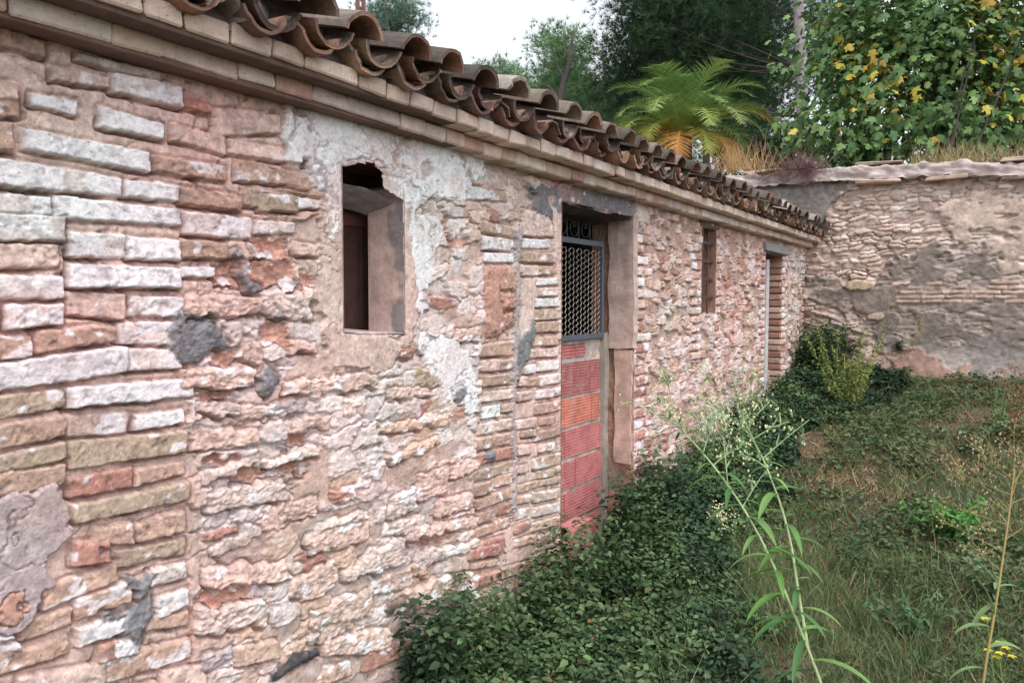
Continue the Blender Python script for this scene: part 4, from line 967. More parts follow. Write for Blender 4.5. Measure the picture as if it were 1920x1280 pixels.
# ------------------------------------------------------------------ pines behind
def pine(base, height, crown, ntuft, col, label, seed, trunk_r=0.16, lean=(0, 0), tuft=0.28, limbs=14, trunkcol=(120, 108, 104), nn=16, wid=0.012, clump=0.55):
    """crown: list of (dx,dy,z,rx,ry,rz) ellipsoids relative to the base"""
    r = np.random.default_rng(seed); base = np.array(base, float)
    root = empty('pine_tree', tuple(base), label, 'tree', 'pines behind the boundary wall')
    t = np.linspace(0, 1, 14); tp = base + np.stack([lean[0] * t ** 1.5 + 0.15 * np.sin(t * 5 + seed), lean[1] * t ** 1.5 + 0.1 * np.sin(t * 4), height * t], -1)
    mb = MB(); v, f = tube(tp, trunk_r * (1 - 0.75 * t), 10); mb.add(v, f, lin(trunkcol))
    part(mb, 'trunk', M_bark, root, True)
    cent = []; 
    cr = np.array(crown); vol = cr[:, 3] * cr[:, 4] * cr[:, 5]; vol = vol / vol.sum()
    ncl = max(8, int(ntuft / 34)); k = r.choice(len(cr), ncl, p=vol)
    d = rdir(r, ncl) * (r.random((ncl, 1)) ** 0.45); cl = base + cr[k, :3] + d * cr[k, 3:]
    lb = MB(); low = cr[:, 2].min() - 0.3
    for c0 in cl[r.choice(ncl, min(limbs * 2, ncl), replace=False)]:
        i = int(np.clip(((c0[2] - base[2]) / height * 0.85) * 13, 2, 12)); p0 = tp[i]
        mid = (p0 + c0) / 2 + r.normal(0, 0.15, 3) + [0, 0, -0.1]
        tt = np.linspace(0, 1, 7)[:, None]; pts = (1 - tt) ** 2 * p0 + 2 * tt * (1 - tt) * mid + tt ** 2 * c0
        v, f = tube(pts, np.linspace(min(0.022, trunk_r * 0.15), 0.006, 7), 5); lb.add(v, f, lin((62, 56, 54)))
    part(lb, 'limb', M_bark, root)
    ntuft = int(ntuft * 1.6); ki = r.integers(0, ncl, ntuft); pos = cl[ki] + r.normal(0, clump, (ntuft, 3)) * [1, 1, 0.55]
    out = unit(pos - cl[ki] + [0, 0, 0.25])
    ntuft = len(pos); npos = np.repeat(pos, nn, 0); dirs = unit(np.repeat(out, nn, 0) * 0.9 + r.normal(0, 0.6, (ntuft * nn, 3)))
    tone = np.repeat((0.65 + 0.6 * r.random(ntuft)) * (0.8 + 0.4 * r.random(ncl))[ki], nn)
    cc = lin(col) * tone[:, None] * (1 + np.repeat(r.normal(0, 0.06, (ntuft, 3)), nn, 0))
    pv = np.array([(-.5, 0, 0), (.5, 0, 0), (0, 1, 0)], float); pf = np.array([(0, 1, 2)])
    m2 = MB(); L = tuft * 0.8 * r.uniform(0.6, 1.1, len(npos)); sc = np.stack([np.full(len(npos), wid * 0.62), L, L], -1)
    scatter(m2, pv, pf, npos, frames(dirs, rdir(r, len(npos))), sc, np.clip(cc, 0.004, 1))
    part(m2, 'crown', M_needle, root)
    return root
def gz(p): return float(ground_z(p[0], p[1]))
def base_at(px, depth):
    p = at(px, 600, depth); return (p[0], p[1], gz(p) - 0.1)
# dark pine whose crown fills the middle of the sky
b0 = base_at(1484, 15.0); 
c1 = at(1300, 40, 17.5) - np.array(b0); c2 = at(1215, 60, 18.5) - np.array(b0); c3 = at(1390, 170, 18) - np.array(b0); c4 = at(1250, -120, 17.5) - np.array(b0); c5 = at(1230, 170, 19) - np.array(b0); c6 = at(1440, -100, 18) - np.array(b0); c7 = at(1400, 60, 18.5) - np.array(b0)
pine(b0, 11.5, [(*c1, 1.6, 1.5, 1.3), (*c2, 0.8, 1.0, 0.9), (*c3, 0.75, 1.0, 1.3), (*c4, 1.8, 1.6, 1.0), (*c5, 1.5, 1.2, 1.0), (*c6, 1.2, 1.5, 1.0), (*c7, 0.9, 1.2, 1.2)], 15000, (66, 90, 64), 'tall dark pine with bare grey trunk standing right behind the palm', 51, 0.15, (0.02, 0.0), 0.26, 16, (140, 130, 134), 16, 0.017, 0.42)
def simple_pine(px, py, depth, rx, rz, n, col, label, seed, **k):
    b = base_at(px, depth); c = at(px, py, depth) - np.array(b)
    return pine(b, c[2] + rz * 0.8, [(c[0], c[1], c[2], rx, rx, rz), (c[0] + rx * .5, c[1], c[2] - rz * .6, rx * .9, rx, rz * .6), (c[0] - rx * .5, c[1], c[2] - rz * .5, rx * .9, rx, rz * .6)], n, col, label, seed, **k)
simple_pine(728, 20, 24, 0.75, 0.9, 700, (104, 130, 112), 'small pale pine top peeking over the near tiles of the shed', 61, tuft=0.3, wid=0.02, clump=0.35)
simple_pine(945, 170, 27, 0.9, 1.4, 1500, (122, 152, 116), 'pointed light green pine left of the leaning bare trunk', 62, tuft=0.34, wid=0.022, clump=0.38)
simple_pine(1066, 140, 24, 1.0, 1.5, 2300, (112, 144, 100), 'mid green pine between the pointed pine and the dark pine', 63, tuft=0.3, wid=0.02, clump=0.4)
simple_pine(1000, 215, 30, 2.6, 0.8, 2200, (104, 132, 108), 'low blue-green pine spreading behind the middle of the roof', 64, tuft=0.34, wid=0.024, clump=0.5)
simple_pine(1130, 230, 20, 1.5, 0.9, 2400, (92, 116, 84), 'low bushy pine filling the gap left of the palm', 65, tuft=0.26, wid=0.018, clump=0.4)
simple_pine(1440, 270, 24, 1.6, 1.0, 1500, (60, 78, 62), 'dim pine low between the palm and the fig tree', 66, tuft=0.3, wid=0.02, clump=0.5)
simple_pine(1555, 20, 21, 0.9, 2.0, 1000, (66, 90, 76), 'thin dark pine rising behind the left edge of the fig tree', 67, tuft=0.28, wid=0.018, clump=0.5, trunkcol=(60, 54, 56))
simple_pine(1310, 60, 23, 2.2, 2.4, 3600, (50, 70, 52), 'deep dark green pine crown massed behind the palm top', 69, tuft=0.34, wid=0.03, clump=0.6)
simple_pine(1800, 170, 24, 3.0, 2.2, 1300, (62, 86, 62), 'broad dark pine hidden deep behind the fig tree', 68, tuft=0.3, wid=0.022, clump=0.6)
# bare leaning trunk
mb = MB(); lt = empty('dead_tree', tuple(at(1040, 330, 16)), 'bare dark leaning dead trunk with a few twigs left of the palm', 'dead tree')
pts = [at(1030, 700, 16), at(1038, 330, 16), at(1046, 200, 16), at(1058, 150, 16), at(1068, 115, 16), at(1075, 60, 16)]
v, f = tube(pts, [0.10, 0.085, 0.075, 0.06, 0.045, 0.015], 8); mb.add(v, f, lin((70, 62, 62))); part(mb, 'trunk', M_bark, lt, True)
mb = MB()
for q in [[(1058, 150), (1046, 128), (1038, 100)], [(1066, 122), (1080, 95), (1096, 85)], [(1050, 190), (1032, 165), (1016, 158)]]:
    v, f = tube([at(x, y, 16) for x, y in q], [0.03, 0.02, 0.006], 5); mb.add(v, f, lin((74, 66, 66)))
part(mb, 'twig', M_bark, lt)
# chimney pipe beyond the roof
pp = at(676, 6, 6.5); ppb = at(676, 60, 6.5); ch = empty('rusty_post', tuple(ppb), 'short rusty twin post sticking up behind the near tiles', 'post')
mb = MB()
for o in (-0.035, 0.035): v, f = tube([ppb + [0, o, -4.6], pp + [0, o, -0.02], pp + [0, o * 1.3, 0.25]], [0.018, 0.018, 0.016], 8); mb.add(v, f, lin((110, 74, 66)))
v, f = bevbox(tuple(pp + [0, 0, -0.05]), (0.03, 0.10, 0.03), 0.003); mb.add(v, f, lin((96, 66, 60)))
part(mb, 'post', M_metal, ch)

# ------------------------------------------------------------------ palm
pc = at(1280, 262, 12.5); pb = np.array([pc[0], pc[1], gz(pc) - .1])
palm = empty('palm_tree', tuple(pb), 'feathery green date palm with yellowing lower fronds above the shed roof', 'palm tree')
mb = MB(); t = np.linspace(0, 1, 12)[:, None]; v, f = tube(pb + t * (pc - pb), 0.16 + 0.02 * np.sin(np.arange(12) * 2.2), 12); mb.add(v, f, lin((104, 88, 76))); part(mb, 'trunk', M_bark, palm)
pr = np.random.default_rng(77); NFR = 50
for k in range(NFR):
    lvl = k / NFR; el_ = math.radians(90 - 88 * lvl ** 0.9 + pr.normal(0, 5)); az_ = k * 2.39996 + pr.normal(0, 0.15)
    L = pr.uniform(1.35, 1.7) * (1.0 if lvl < 0.7 else 0.85); n = 22; t = np.linspace(0, 1, n)
    hd = np.array([math.cos(az_), math.sin(az_), 0]); ang = el_ - (1.8 + 0.2 * lvl) * t ** 1.6
    ds = L / (n - 1); P = np.cumsum(np.stack([np.cos(ang) * ds, np.sin(ang) * ds], -1), 0); P = np.concatenate([[[0, 0]], P[:-1]])
    pts = pc + hd * P[:, :1] + np.array([0, 0, 1.0]) * P[:, 1:] + hd * 0.06
    fm = MB(); 
    if lvl > 0.80: base_c = lin([(206, 164, 84), (188, 166, 88), (196, 142, 80)][k % 3]); 
    elif lvl > 0.55: base_c = lin([(166, 172, 84), (140, 164, 84), (186, 178, 84)][k % 3])
    else: base_c = lin([(126, 154, 88), (106, 138, 80), (140, 164, 96)][k % 3])
    v, f = tube(pts, np.linspace(0.018, 0.003, n), 5); fm.add(v, f, base_c * 1.1)
    m = 50; tt = np.linspace(0.12, 0.99, m); side = np.cross(hd, [0, 0, 1.0])
    Pi = np.stack([np.interp(tt, t, pts[:, j]) for j in range(3)], -1); T_ = unit(np.gradient(Pi, axis=0)); upv = np.cross(side, T_); upv = unit(upv); upv = np.where(upv[:, 2:] < 0, -upv, upv)
    for s in (-1, 1):
        ll = 0.42 * np.sin(np.pi * (0.12 + 0.86 * tt)) ** 0.6 * pr.uniform(0.85, 1.1, m)
        dd = unit(side * s + T_ * 0.75 + upv * 0.35 + pr.normal(0, 0.07, (m, 3)) + np.array([0, 0, -0.15]))
        sc = np.stack([np.full(m, 0.014), ll, ll], -1)
        pv = np.array([(-.5, 0, 0), (.5, 0, 0), (-.4, .5, -.02), (.4, .5, -.02), (0, 1, -.16)], float)
        cc = np.tile(base_c, (m, 1)) * pr.uniform(0.75, 1.2, (m, 1))
        scatter(fm, pv, BL[1], Pi, frames(dd, upv), sc, cc)
    part(fm, 'frond', M_leaf, palm)

# ------------------------------------------------------------------ fig tree
fc = at(1745, 120, 10.6); fb = np.array([fc[0] + 0.2, XEND + 1.6, 0]); fb[2] = gz(fb) - 0.1
fig = empty('fig_tree', tuple(fb), 'spreading broad-leaved fig tree with some yellow leaves behind the boundary wall', 'tree')
fr = np.random.default_rng(88)
ells = [(1745, 110, 10.6, 1.7, 1.3, 1.6), (1610, 190, 10.4, 0.85, 0.8, 0.95), (1540, 245, 10.3, 0.45, 0.6, 0.45), (1500, 110, 10.5, 0.16, .3, .14), (1900, 60, 10.6, 1.8, 1.2, 1.7), (1650, 20, 10.8, 0.9, 1.0, 1.0), (1700, 262, 10.2, 1.2, 0.6, 0.45), (1860, 250, 10.2, 0.9, 0.6, 0.5), (1640, 275, 10.1, .9, .5, .3), (1590, 90, 10.7, 0.42, .5, .5)]
NC = 440; wts = np.array([e_[3] * e_[5] for e_ in ells]); wts /= wts.sum(); kk = fr.choice(len(ells), NC, p=wts)
cl = []
for k in kk:
    e_ = ells[k]; d = rdir(fr, 1)[0] * fr.random() ** 0.4; cl.append(at(e_[0], e_[1], e_[2]) + d * np.array(e_[3:6]))
cl = np.array(cl)
mb = MB(); t = np.linspace(0, 1, 8)[:, None]; fork = fb + np.array([0, 0.1, 1.5]); v, f = tube(fb + t * (fork - fb), 0.13 - 0.03 * t[:, 0], 10); mb.add(v, f, lin((120, 112, 108))); part(mb, 'trunk', M_bark, fig, True)
mb = MB()
for c0 in cl[::22]:
    mid = (fork + c0) / 2 + fr.normal(0, 0.2, 3) + [0, 0, 0.25]; tt = np.linspace(0, 1, 8)[:, None]
    v, f = tube((1 - tt) ** 2 * fork + 2 * tt * (1 - tt) * mid + tt ** 2 * c0, np.linspace(0.016, 0.005, 8), 6); mb.add(v, f, lin((70, 64, 60)))
part(mb, 'limb', M_bark, fig, True)
NLv = 12000; ki = fr.integers(0, NC, NLv); pos = cl[ki] + fr.normal(0, 0.21, (NLv, 3)); 
pos = pos[pos[:, 1] > XEND + 0.05]; ki = ki[:len(pos)]; NLv = len(pos)
yc = np.zeros(NLv); yel = [at(1625, 140, 10.2), at(1870, 110, 10), at(1900, 170, 10), at(1850, 10, 10.2), at(1660, 170, 10.2)]
dmin = np.min([np.linalg.norm((pos - y_)[:, [0, 2]], axis=1) for y_ in yel], 0)
isy = fr.random(NLv) < (0.02 + 0.24 * np.exp(-(dmin / 0.42) ** 2))
g1, g2, y1_, y2_ = lin((72, 108, 66)), lin((122, 152, 90)), lin((196, 186, 74)), lin((186, 150, 70))
mixv = fr.random((NLv, 1)); cc = np.where(isy[:, None], y1_ * mixv + y2_ * (1 - mixv), g1 * mixv + g2 * (1 - mixv)) * fr.uniform(0.7, 1.15, (NLv, 1))
outw = unit(pos - fc); toward = unit(np.array(CAM) - pos)
dd = unit(outw * 0.6 + toward * 0.5 + fr.normal(0, 0.55, (NLv, 3)) + [0, 0, -0.55]); up = unit(fr.normal(0, 0.45, (NLv, 3)) + [0, 0, 0.9] + outw * 0.5)
mb = MB(); s_ = fr.uniform(0.07, 0.145, NLv); scatter(mb, FIG[0], FIG[1], pos, frames(dd, up), s_, cc); part(mb, 'crown', M_leaf, fig)
# ------------------------------------------------------------------ ground vegetation
vr = np.random.default_rng(9)
def nettle_w(y):   # width of the weed strip along the shed
    return np.interp(y, [1.3, 1.7, 2.2, 3.0, 4.0, 5.2, 6.4, 7.2, 8.6], [0.0, 0.30, 0.72, 0.82, 0.64, 0.50, 0.45, 0.62, 0.85])
def nettles(n, y0, y1, seed, hs=(0.16, 0.34), tier=(4, 8), leaf=(0.028, 0.05), cols=((46, 70, 50), (64, 92, 66), (94, 124, 92)), xf=None, mb=None):
    r = np.random.default_rng(seed); y = r.uniform(y0, y1, n)
    x = (r.random(n) ** 0.85) * nettle_w(y) * (0.55 + 0.95 * fbm(y * 2.5, y * 0 + 4, 77, 3)) * r.uniform(0.8, 1.15, n) + 0.03 if xf is None else xf(r, y)
    keep_ = fbm(x * 5 + 3, y * 5, seed + 70, 2) > 0.33; keep_ &= ~((y > 3.2) & (y < 3.66) & (x < 0.17)); x = x[keep_]; y = y[keep_]; n = len(x); g = ground_z(x, y); hgt = r.uniform(*hs, n) * (1 - 0.6 * np.clip(x / (nettle_w(y) + .01), 0, 1) ** 1.5 if xf is None else 1)
    hgt = hgt * (0.75 + 0.6 * fbm(x * 3, y * 3, seed, 2))
    lean = np.stack([r.normal(0.10, 0.16, n), r.normal(0, 0.16, n)], -1) * hgt[:, None]
    P = []; D = []; S = []; Cc = []; nt_ = r.integers(tier[0], tier[1], n)
    c3 = [lin(c) for c in cols]
    for k in range(tier[1]):
        ok = nt_ > k; t = 0.25 + 0.75 * (k + 0.5) / nt_[ok]
        p = np.stack([x[ok] + lean[ok, 0] * t, y[ok] + lean[ok, 1] * t, g[ok] + hgt[ok] * t], -1); az_ = r.uniform(0, 6.28, ok.sum()) 
        for s in range(4 if k % 2 else 3):
            a_ = az_ + s * 1.57 + r.normal(0, 0.2, ok.sum()); D.append(np.stack([np.cos(a_), np.sin(a_), r.normal(-0.05, 0.3, ok.sum())], -1)); P.append(p + D[-1] * 0.008)
            S.append(r.uniform(*leaf, ok.sum()) * (1.15 - 0.45 * t)); m = r.random((ok.sum(), 1)); q = (t[:, None] > 0.8) * r.random((ok.sum(), 1))
            Cc.append((c3[0] * (1 - m) + c3[1] * m) * (1 - q) + c3[2] * q)
    P = np.concatenate(P); D = np.concatenate(D); S = np.concatenate(S); Cc = np.concatenate(Cc) * r.uniform(0.7, 1.25, (len(P), 1)); vv = sst(0.40, 0.62, fbm(P[:, 0] * 3 + 9, P[:, 1] * 3, 611, 3))[:, None]; dead = r.random((len(P), 1)) < 0.013; Cc = np.where(dead, lin((112, 94, 66)), Cc); S = S * r.uniform(0.6, 1.3, len(P)); Cc = Cc * (0.50 + 0.38 * vv) * (1 + vv * np.array([0.30, 0.12, -0.10]))
    P[:, 0] = np.maximum(P[:, 0], 0.035)
    up = unit(r.normal(0, 0.35, (len(P), 3)) + [0.25, 0, 1.0])
    mb = mb or MB(); scatter(mb, *LEAF2, P, frames(D, up), S, Cc)
    # stems
    m = min(n, 2500); v0 = np.stack([x[:m], y[:m], g[:m]], -1); v1 = v0 + np.stack([lean[:m, 0], lean[:m, 1], hgt[:m]], -1)
    scatter(mb, np.array([(-.5, 0, 0), (.5, 0, 0), (0, 1, 0)], float), np.array([(0, 1, 2)]), v0, frames(v1 - v0, rdir(r, m)), np.stack([np.full(m, .005), np.linalg.norm(v1 - v0, axis=1), np.ones(m)], -1), np.tile(lin((84, 96, 62)), (m, 1)))
    return mb
mb = nettles(2600, 1.5, 4.2, 1); nettles(1500, 4.2, 6.6, 2, leaf=(0.032, 0.055), mb=mb); nettles(1800, 6.4, 8.55, 3, hs=(0.14, 0.28), leaf=(0.034, 0.06), mb=mb)
nettles(260, 2.7, 4.3, 4, hs=(0.34, 0.5), xf=lambda r, y: r.uniform(0.03, 0.25, len(y)), mb=mb)
nettles(160, 2.05, 2.5, 14, hs=(0.34, 0.56), xf=lambda r, y: r.uniform(0.03, 0.18, len(y)), mb=mb)
nettles(240, 8.0, 8.6, 15, hs=(0.3, 0.6), xf=lambda r, y: r.uniform(0.03, 0.5, len(y)), leaf=(0.04, 0.06), mb=mb)
tag(mb.build('nettle_bed', M_leafd), 'dense dark green nettle bed growing along the foot of the shed wall', 'nettles', kind='stuff')

# grass: green and straw-coloured blades in patches
def dryness(x, y):
    d = fbm(x * 1.3 + 7, y * 1.1 + 3, 71, 3)
    for (px, py, sx, sy) in [(1560, 930, .55, .7), (1810, 925, .45, .5), (1620, 1010, .6, .5), (1890, 870, .5, .6), (1500, 860, .5, .6)]:
        dd = ray(px, py); t = (0.35 - CAM[2]) / dd[2]; X_, Y_ = CAM[0] + dd[0] * t, CAM[1] + dd[1] * t
        d = d + 0.22 * np.exp(-((x - X_) / sx) ** 2 - ((y - Y_) / sy) ** 2)
    return d
mb = MB()
for (n, x0, x1, y0, y1, L0, L1, wd) in [(150000, 0.3, 4.2, 1.6, 4.5, 0.025, 0.085, 0.0032), (130000, 0.2, 5.0, 4.3, 8.55, 0.03, 0.10, 0.005), (26000, 0.6, 3.6, 2.0, 4.2, 0.07, 0.17, 0.0036), (9000, -0.5, 5, 1.0, 2.0, 0.03, 0.09, 0.0035)]:
    x = vr.uniform(x0, x1, n); y = vr.uniform(y0, y1, n)
    tuft = fbm(x * 5, y * 5, 81, 3); k = (vr.random(n) < 0.25 + 0.75 * sst(0.34, 0.55, tuft)) & (x > nettle_w(y) * 0.45); x = x[k]; y = y[k]; tuft = tuft[k]; m = len(x)
    dr = sst(0.50, 0.70, dryness(x, y) + vr.normal(0, 0.07, m))
    gcol_ = lin((104, 122, 82)) * vr.uniform(0.6, 1.3, (m, 1)); scol = lin((182, 164, 132)) * vr.uniform(0.6, 1.15, (m, 1)); bcol = lin((124, 88, 68)) * vr.uniform(0.7, 1.2, (m, 1))
    u_ = vr.random((m, 1)); col = np.where(u_ < dr[:, None] * 0.85 + 0.12, np.where(vr.random((m, 1)) < 0.5, scol, bcol), gcol_)
    L = vr.uniform(L0, L1, m) * (0.5 + 1.1 * tuft) * (1 - 0.35 * dr) * np.where(vr.random(m) < 0.05, 2.2, 1); lean_ = vr.normal(0, 0.65 + 0.7 * dr, (2, m))
    dd = unit(np.stack([lean_[0], lean_[1], np.ones(m)], -1)); P = np.stack([x, y, ground_z(x, y) - 0.006], -1)
    scatter(mb, *BL, P, frames(dd, rdir(vr, m)), np.stack([np.full(m, wd), L, L], -1), col)
tag(mb.build('grass', M_leafd), 'patchy rough grass, green and straw coloured, covering the yard', 'grass', kind='stuff')
# low leafy weeds mixed in the grass
def low(n, seed, fx, size=(0.018, 0.04), cols=((62, 82, 54), (98, 114, 76)), thr=(0.40, 0.60)):
    r = np.random.default_rng(seed); x, y = fx(r, n); k = (r.random(n) < sst(*thr, fbm(x * 2.2, y * 2.2, seed, 3))) & (x > 0.2); x, y = x[k], y[k]; m = len(x); rep = 5
    x = np.repeat(x, rep) + r.normal(0, .03, m * rep); y = np.repeat(y, rep) + r.normal(0, .03, m * rep); z = ground_z(x, y) + r.uniform(0.0, 0.09, m * rep)
    D = rdir(r, m * rep, 0.15, 0.4); q = r.random((m * rep, 1)); cc = (lin(cols[0]) * q + lin(cols[1]) * (1 - q)) * r.uniform(.7, 1.2, (m * rep, 1))
    s = r.uniform(*size, m * rep); m2 = MB(); scatter(m2, *LEAF2, np.stack([x, y, z], -1), frames(D, unit(r.normal(0, .4, (m * rep, 3)) + [0, 0, 1])), s, cc); return m2
mb = low(14000, 33, lambda r, n: (r.uniform(0.3, 4.8, n), r.uniform(1.5, 5.0, n)))
m2 = low(6000, 34, lambda r, n: (r.uniform(0.3, 5.0, n), r.uniform(4.8, 8.5, n)), (0.025, 0.05)); mb.add(np.concatenate(m2.V), [np.concatenate(m2.F[3])], np.concatenate(m2.C))
tag(mb.build('ground_weeds', M_leafd), 'low broad-leaved weeds scattered through the yard grass', 'weeds', kind='stuff')

def gp(px, py, z=0.4):
    d = ray(px, py); t = (z - CAM[2]) / d[2]; x, y = CAM[0] + d[0] * t, CAM[1] + d[1] * t
    for _ in range(4):
        z = float(ground_z(x, y)); t = (z - CAM[2]) / d[2]; x, y = CAM[0] + d[0] * t, CAM[1] + d[1] * t
    return np.array([x, y, z])

# tall forked fleabane in front
def interp(P, t):
    P = np.asarray(P, float); s = np.linspace(0, 1, len(P)); return np.stack([np.interp(t, s, P[:, j]) for j in range(3)], -1)
def smooth(P, n):
    P = np.asarray(P, float); t = np.linspace(0, 1, n); Q = interp(P, t)
    for _ in range(3): Q[1:-1] = (Q[:-2] + 2 * Q[1:-1] + Q[2:]) / 4
    return Q
dep = 1.35
s1 = [at(1620, 1560, 1.30), at(1580, 1400, 1.31), at(1535, 1266, 1.32), at(1481, 1130, 1.34), at(1436, 1026, 1.36), at(1390, 945, 1.38), at(1338, 872, 1.40), at(1286, 813, 1.42), at(1262, 790, 1.43)]
s1[0][2] = 0.1; s1.insert(0, at(1640, 1600, 1.30)); s1[0][2] = 0.02
s2 = [at(1515, 1215, 1.33), at(1497, 1112, 1.36), at(1485, 1026, 1.38), at(1467, 954, 1.40), at(1447, 900, 1.41), at(1427, 850, 1.43), at(1386, 786, 1.46)]
root = empty('tall_fleabane', (float(s1[0][0]), float(s1[0][1]), float(s1[0][2])), 'tall pale green fleabane with two leaning stems and tiny cream flowers, nearest the camera', 'plant')
S1 = smooth(s1, 40); S2 = smooth(s2, 30); sg = lin((156, 174, 128)); lr = np.random.default_rng(17)
LANCE = leafproto(6, 0.19, 0.45, 0.55)
for Sx, r0, r1 in ((S1, 0.0050, 0.0018), (S2, 0.0042, 0.0016)):
    mb = MB(); v, f = tube(Sx, np.linspace(r0, r1, len(Sx)) * 0.7, 8); mb.add(v, f, sg); part(mb, 'stem', M_stem, root, True)
camr = _R[:, 0]; camu = _R[:, 1]; camb = _R[:, 2]
def addleaf(mb, p, dirc, L, w_, col, seedr):
    n = 9; t = np.linspace(0, 1, n); d = unit(np.array(dirc, float)); pts = [np.array(p, float)]
    for k in range(1, n):
        d = unit(d + np.array([0, 0, -0.16])); pts.append(pts[-1] + d * L / (n - 1))
    pts = np.array(pts); T = unit(np.gradient(pts, axis=0)); sd_ = unit(np.cross(T, [0, 0, 1.0]) + seedr.normal(0, 0.12, 3)); ww = w_ * np.sin(np.pi * (0.06 + 0.94 * t)) ** 0.8 * 0.5 * (1 - 0.25 * t)
    nn_ = unit(np.cross(sd_, T)); V = np.concatenate([pts - sd_ * ww[:, None] + nn_ * ww[:, None] * .4, pts, pts + sd_ * ww[:, None] + nn_ * ww[:, None] * .4]); Q = []
    for k in range(n - 1): Q += [[k, k + 1, n + k + 1, n + k], [n + k, n + k + 1, 2 * n + k + 1, 2 * n + k]]
    mb.add(V, [np.array(Q)], col)
for (Sx, side, tlist) in ((S1, 0, np.linspace(0.28, 0.97, 46)), (S2, 1, np.linspace(0.06, 0.96, 30))):
    for i, t in enumerate(tlist):
        p = interp(Sx, np.array([t]))[0]; a_ = i * 2.4 + side; mb = MB()
        dr_ = camr * math.cos(a_) * 0.9 - camb * math.sin(a_) * 0.8 + np.array([0, 0, 0.28]); L = lr.uniform(0.06, 0.125) * (1.0 - 0.60 * max(0, t - .45) / .55)
        addleaf(mb, p, dr_, L, L * lr.uniform(0.12, 0.17), lin([(92, 132, 66), (78, 118, 66), (112, 148, 84)][i % 3]) * lr.uniform(.8, 1.1), lr)
        part(mb, 'leaf', M_leaf, root, True)
# flowering side sprays near the tips
def spray(root, p0, d0, L, n, seed, fc_=(214, 212, 170), gc=(150, 172, 128), fs=0.0032, name='flower_spray', spread=0.75):
    r = np.random.default_rng(seed); mb = MB(); d0 = unit(np.array(d0, float)); p0 = np.array(p0, float)
    ax = smooth([p0, p0 + d0 * L * .5 + [0, 0, 0.01], p0 + d0 * L + [0, 0, L * 0.15]], 8); v, f = tube(ax, np.linspace(0.0014, 0.0007, 8), 5); mb.add(v, f, lin(gc))
    for k in range(n):
        t = r.uniform(0.2, 1); q = interp(ax, np.array([t]))[0]; dd = unit(d0 * .5 + r.normal(0, spread, 3) + [0, 0, .45]); l = L * r.uniform(0.15, 0.38)
        e = q + dd * l; v, f = tube([q, (q + e) / 2 + [0, 0, .003], e], [0.0008, 0.0007, 0.0005], 3, False); mb.add(v, f, lin(gc) * r.uniform(.8, 1.2))
        for _ in range(3):
            ee = e + r.normal(0, 0.008, 3); o, fo = bevbox(tuple(ee), (fs, fs, fs * 1.5), fs * 0.3); mb.add(o, fo, lin(fc_) * r.uniform(.65, 1.05) if r.random() < 0.55 else lin(gc) * r.uniform(.7, 1.2))
            D_ = unit(r.normal(0, 1, 3)); 
        scatter(mb, *LEAF2, np.array([q]), frames(np.array([dd]), np.array([[0.1, 0, 1.0]])), np.array([[0.007, 0.02, 0.02]]), lin([(118, 148, 96)]) * r.uniform(.8, 1.2))
    return part(mb, name, M_stem, root)
for i, (Sx, t, ang, L) in enumerate([(S1, .99, 100, .09), (S1, .95, 160, .09), (S1, .93, 60, .10), (S1, .90, 135, .07), (S1, .86, 40, .07), (S1, .82, 70, .07), (S1, .78, 25, .06), (S2, .98, 80, .08), (S2, .93, 150, .08), (S2, .90, 20, .07), (S2, .86, 120, .06), (S2, .8, 35, .10), (S2, .74, 160, .05), (S2, .95, 45, .06), (S1, .72, 95, .09), (S1, .66, 55, .08)]):
    p = interp(Sx, np.array([t]))[0]; a_ = math.radians(ang); spray(root, p, camr * math.cos(a_) + camu * math.sin(a_) + camb * 0.2 * math.sin(i * 3.1), L, 7 if i < 8 else 5, 200 + i)

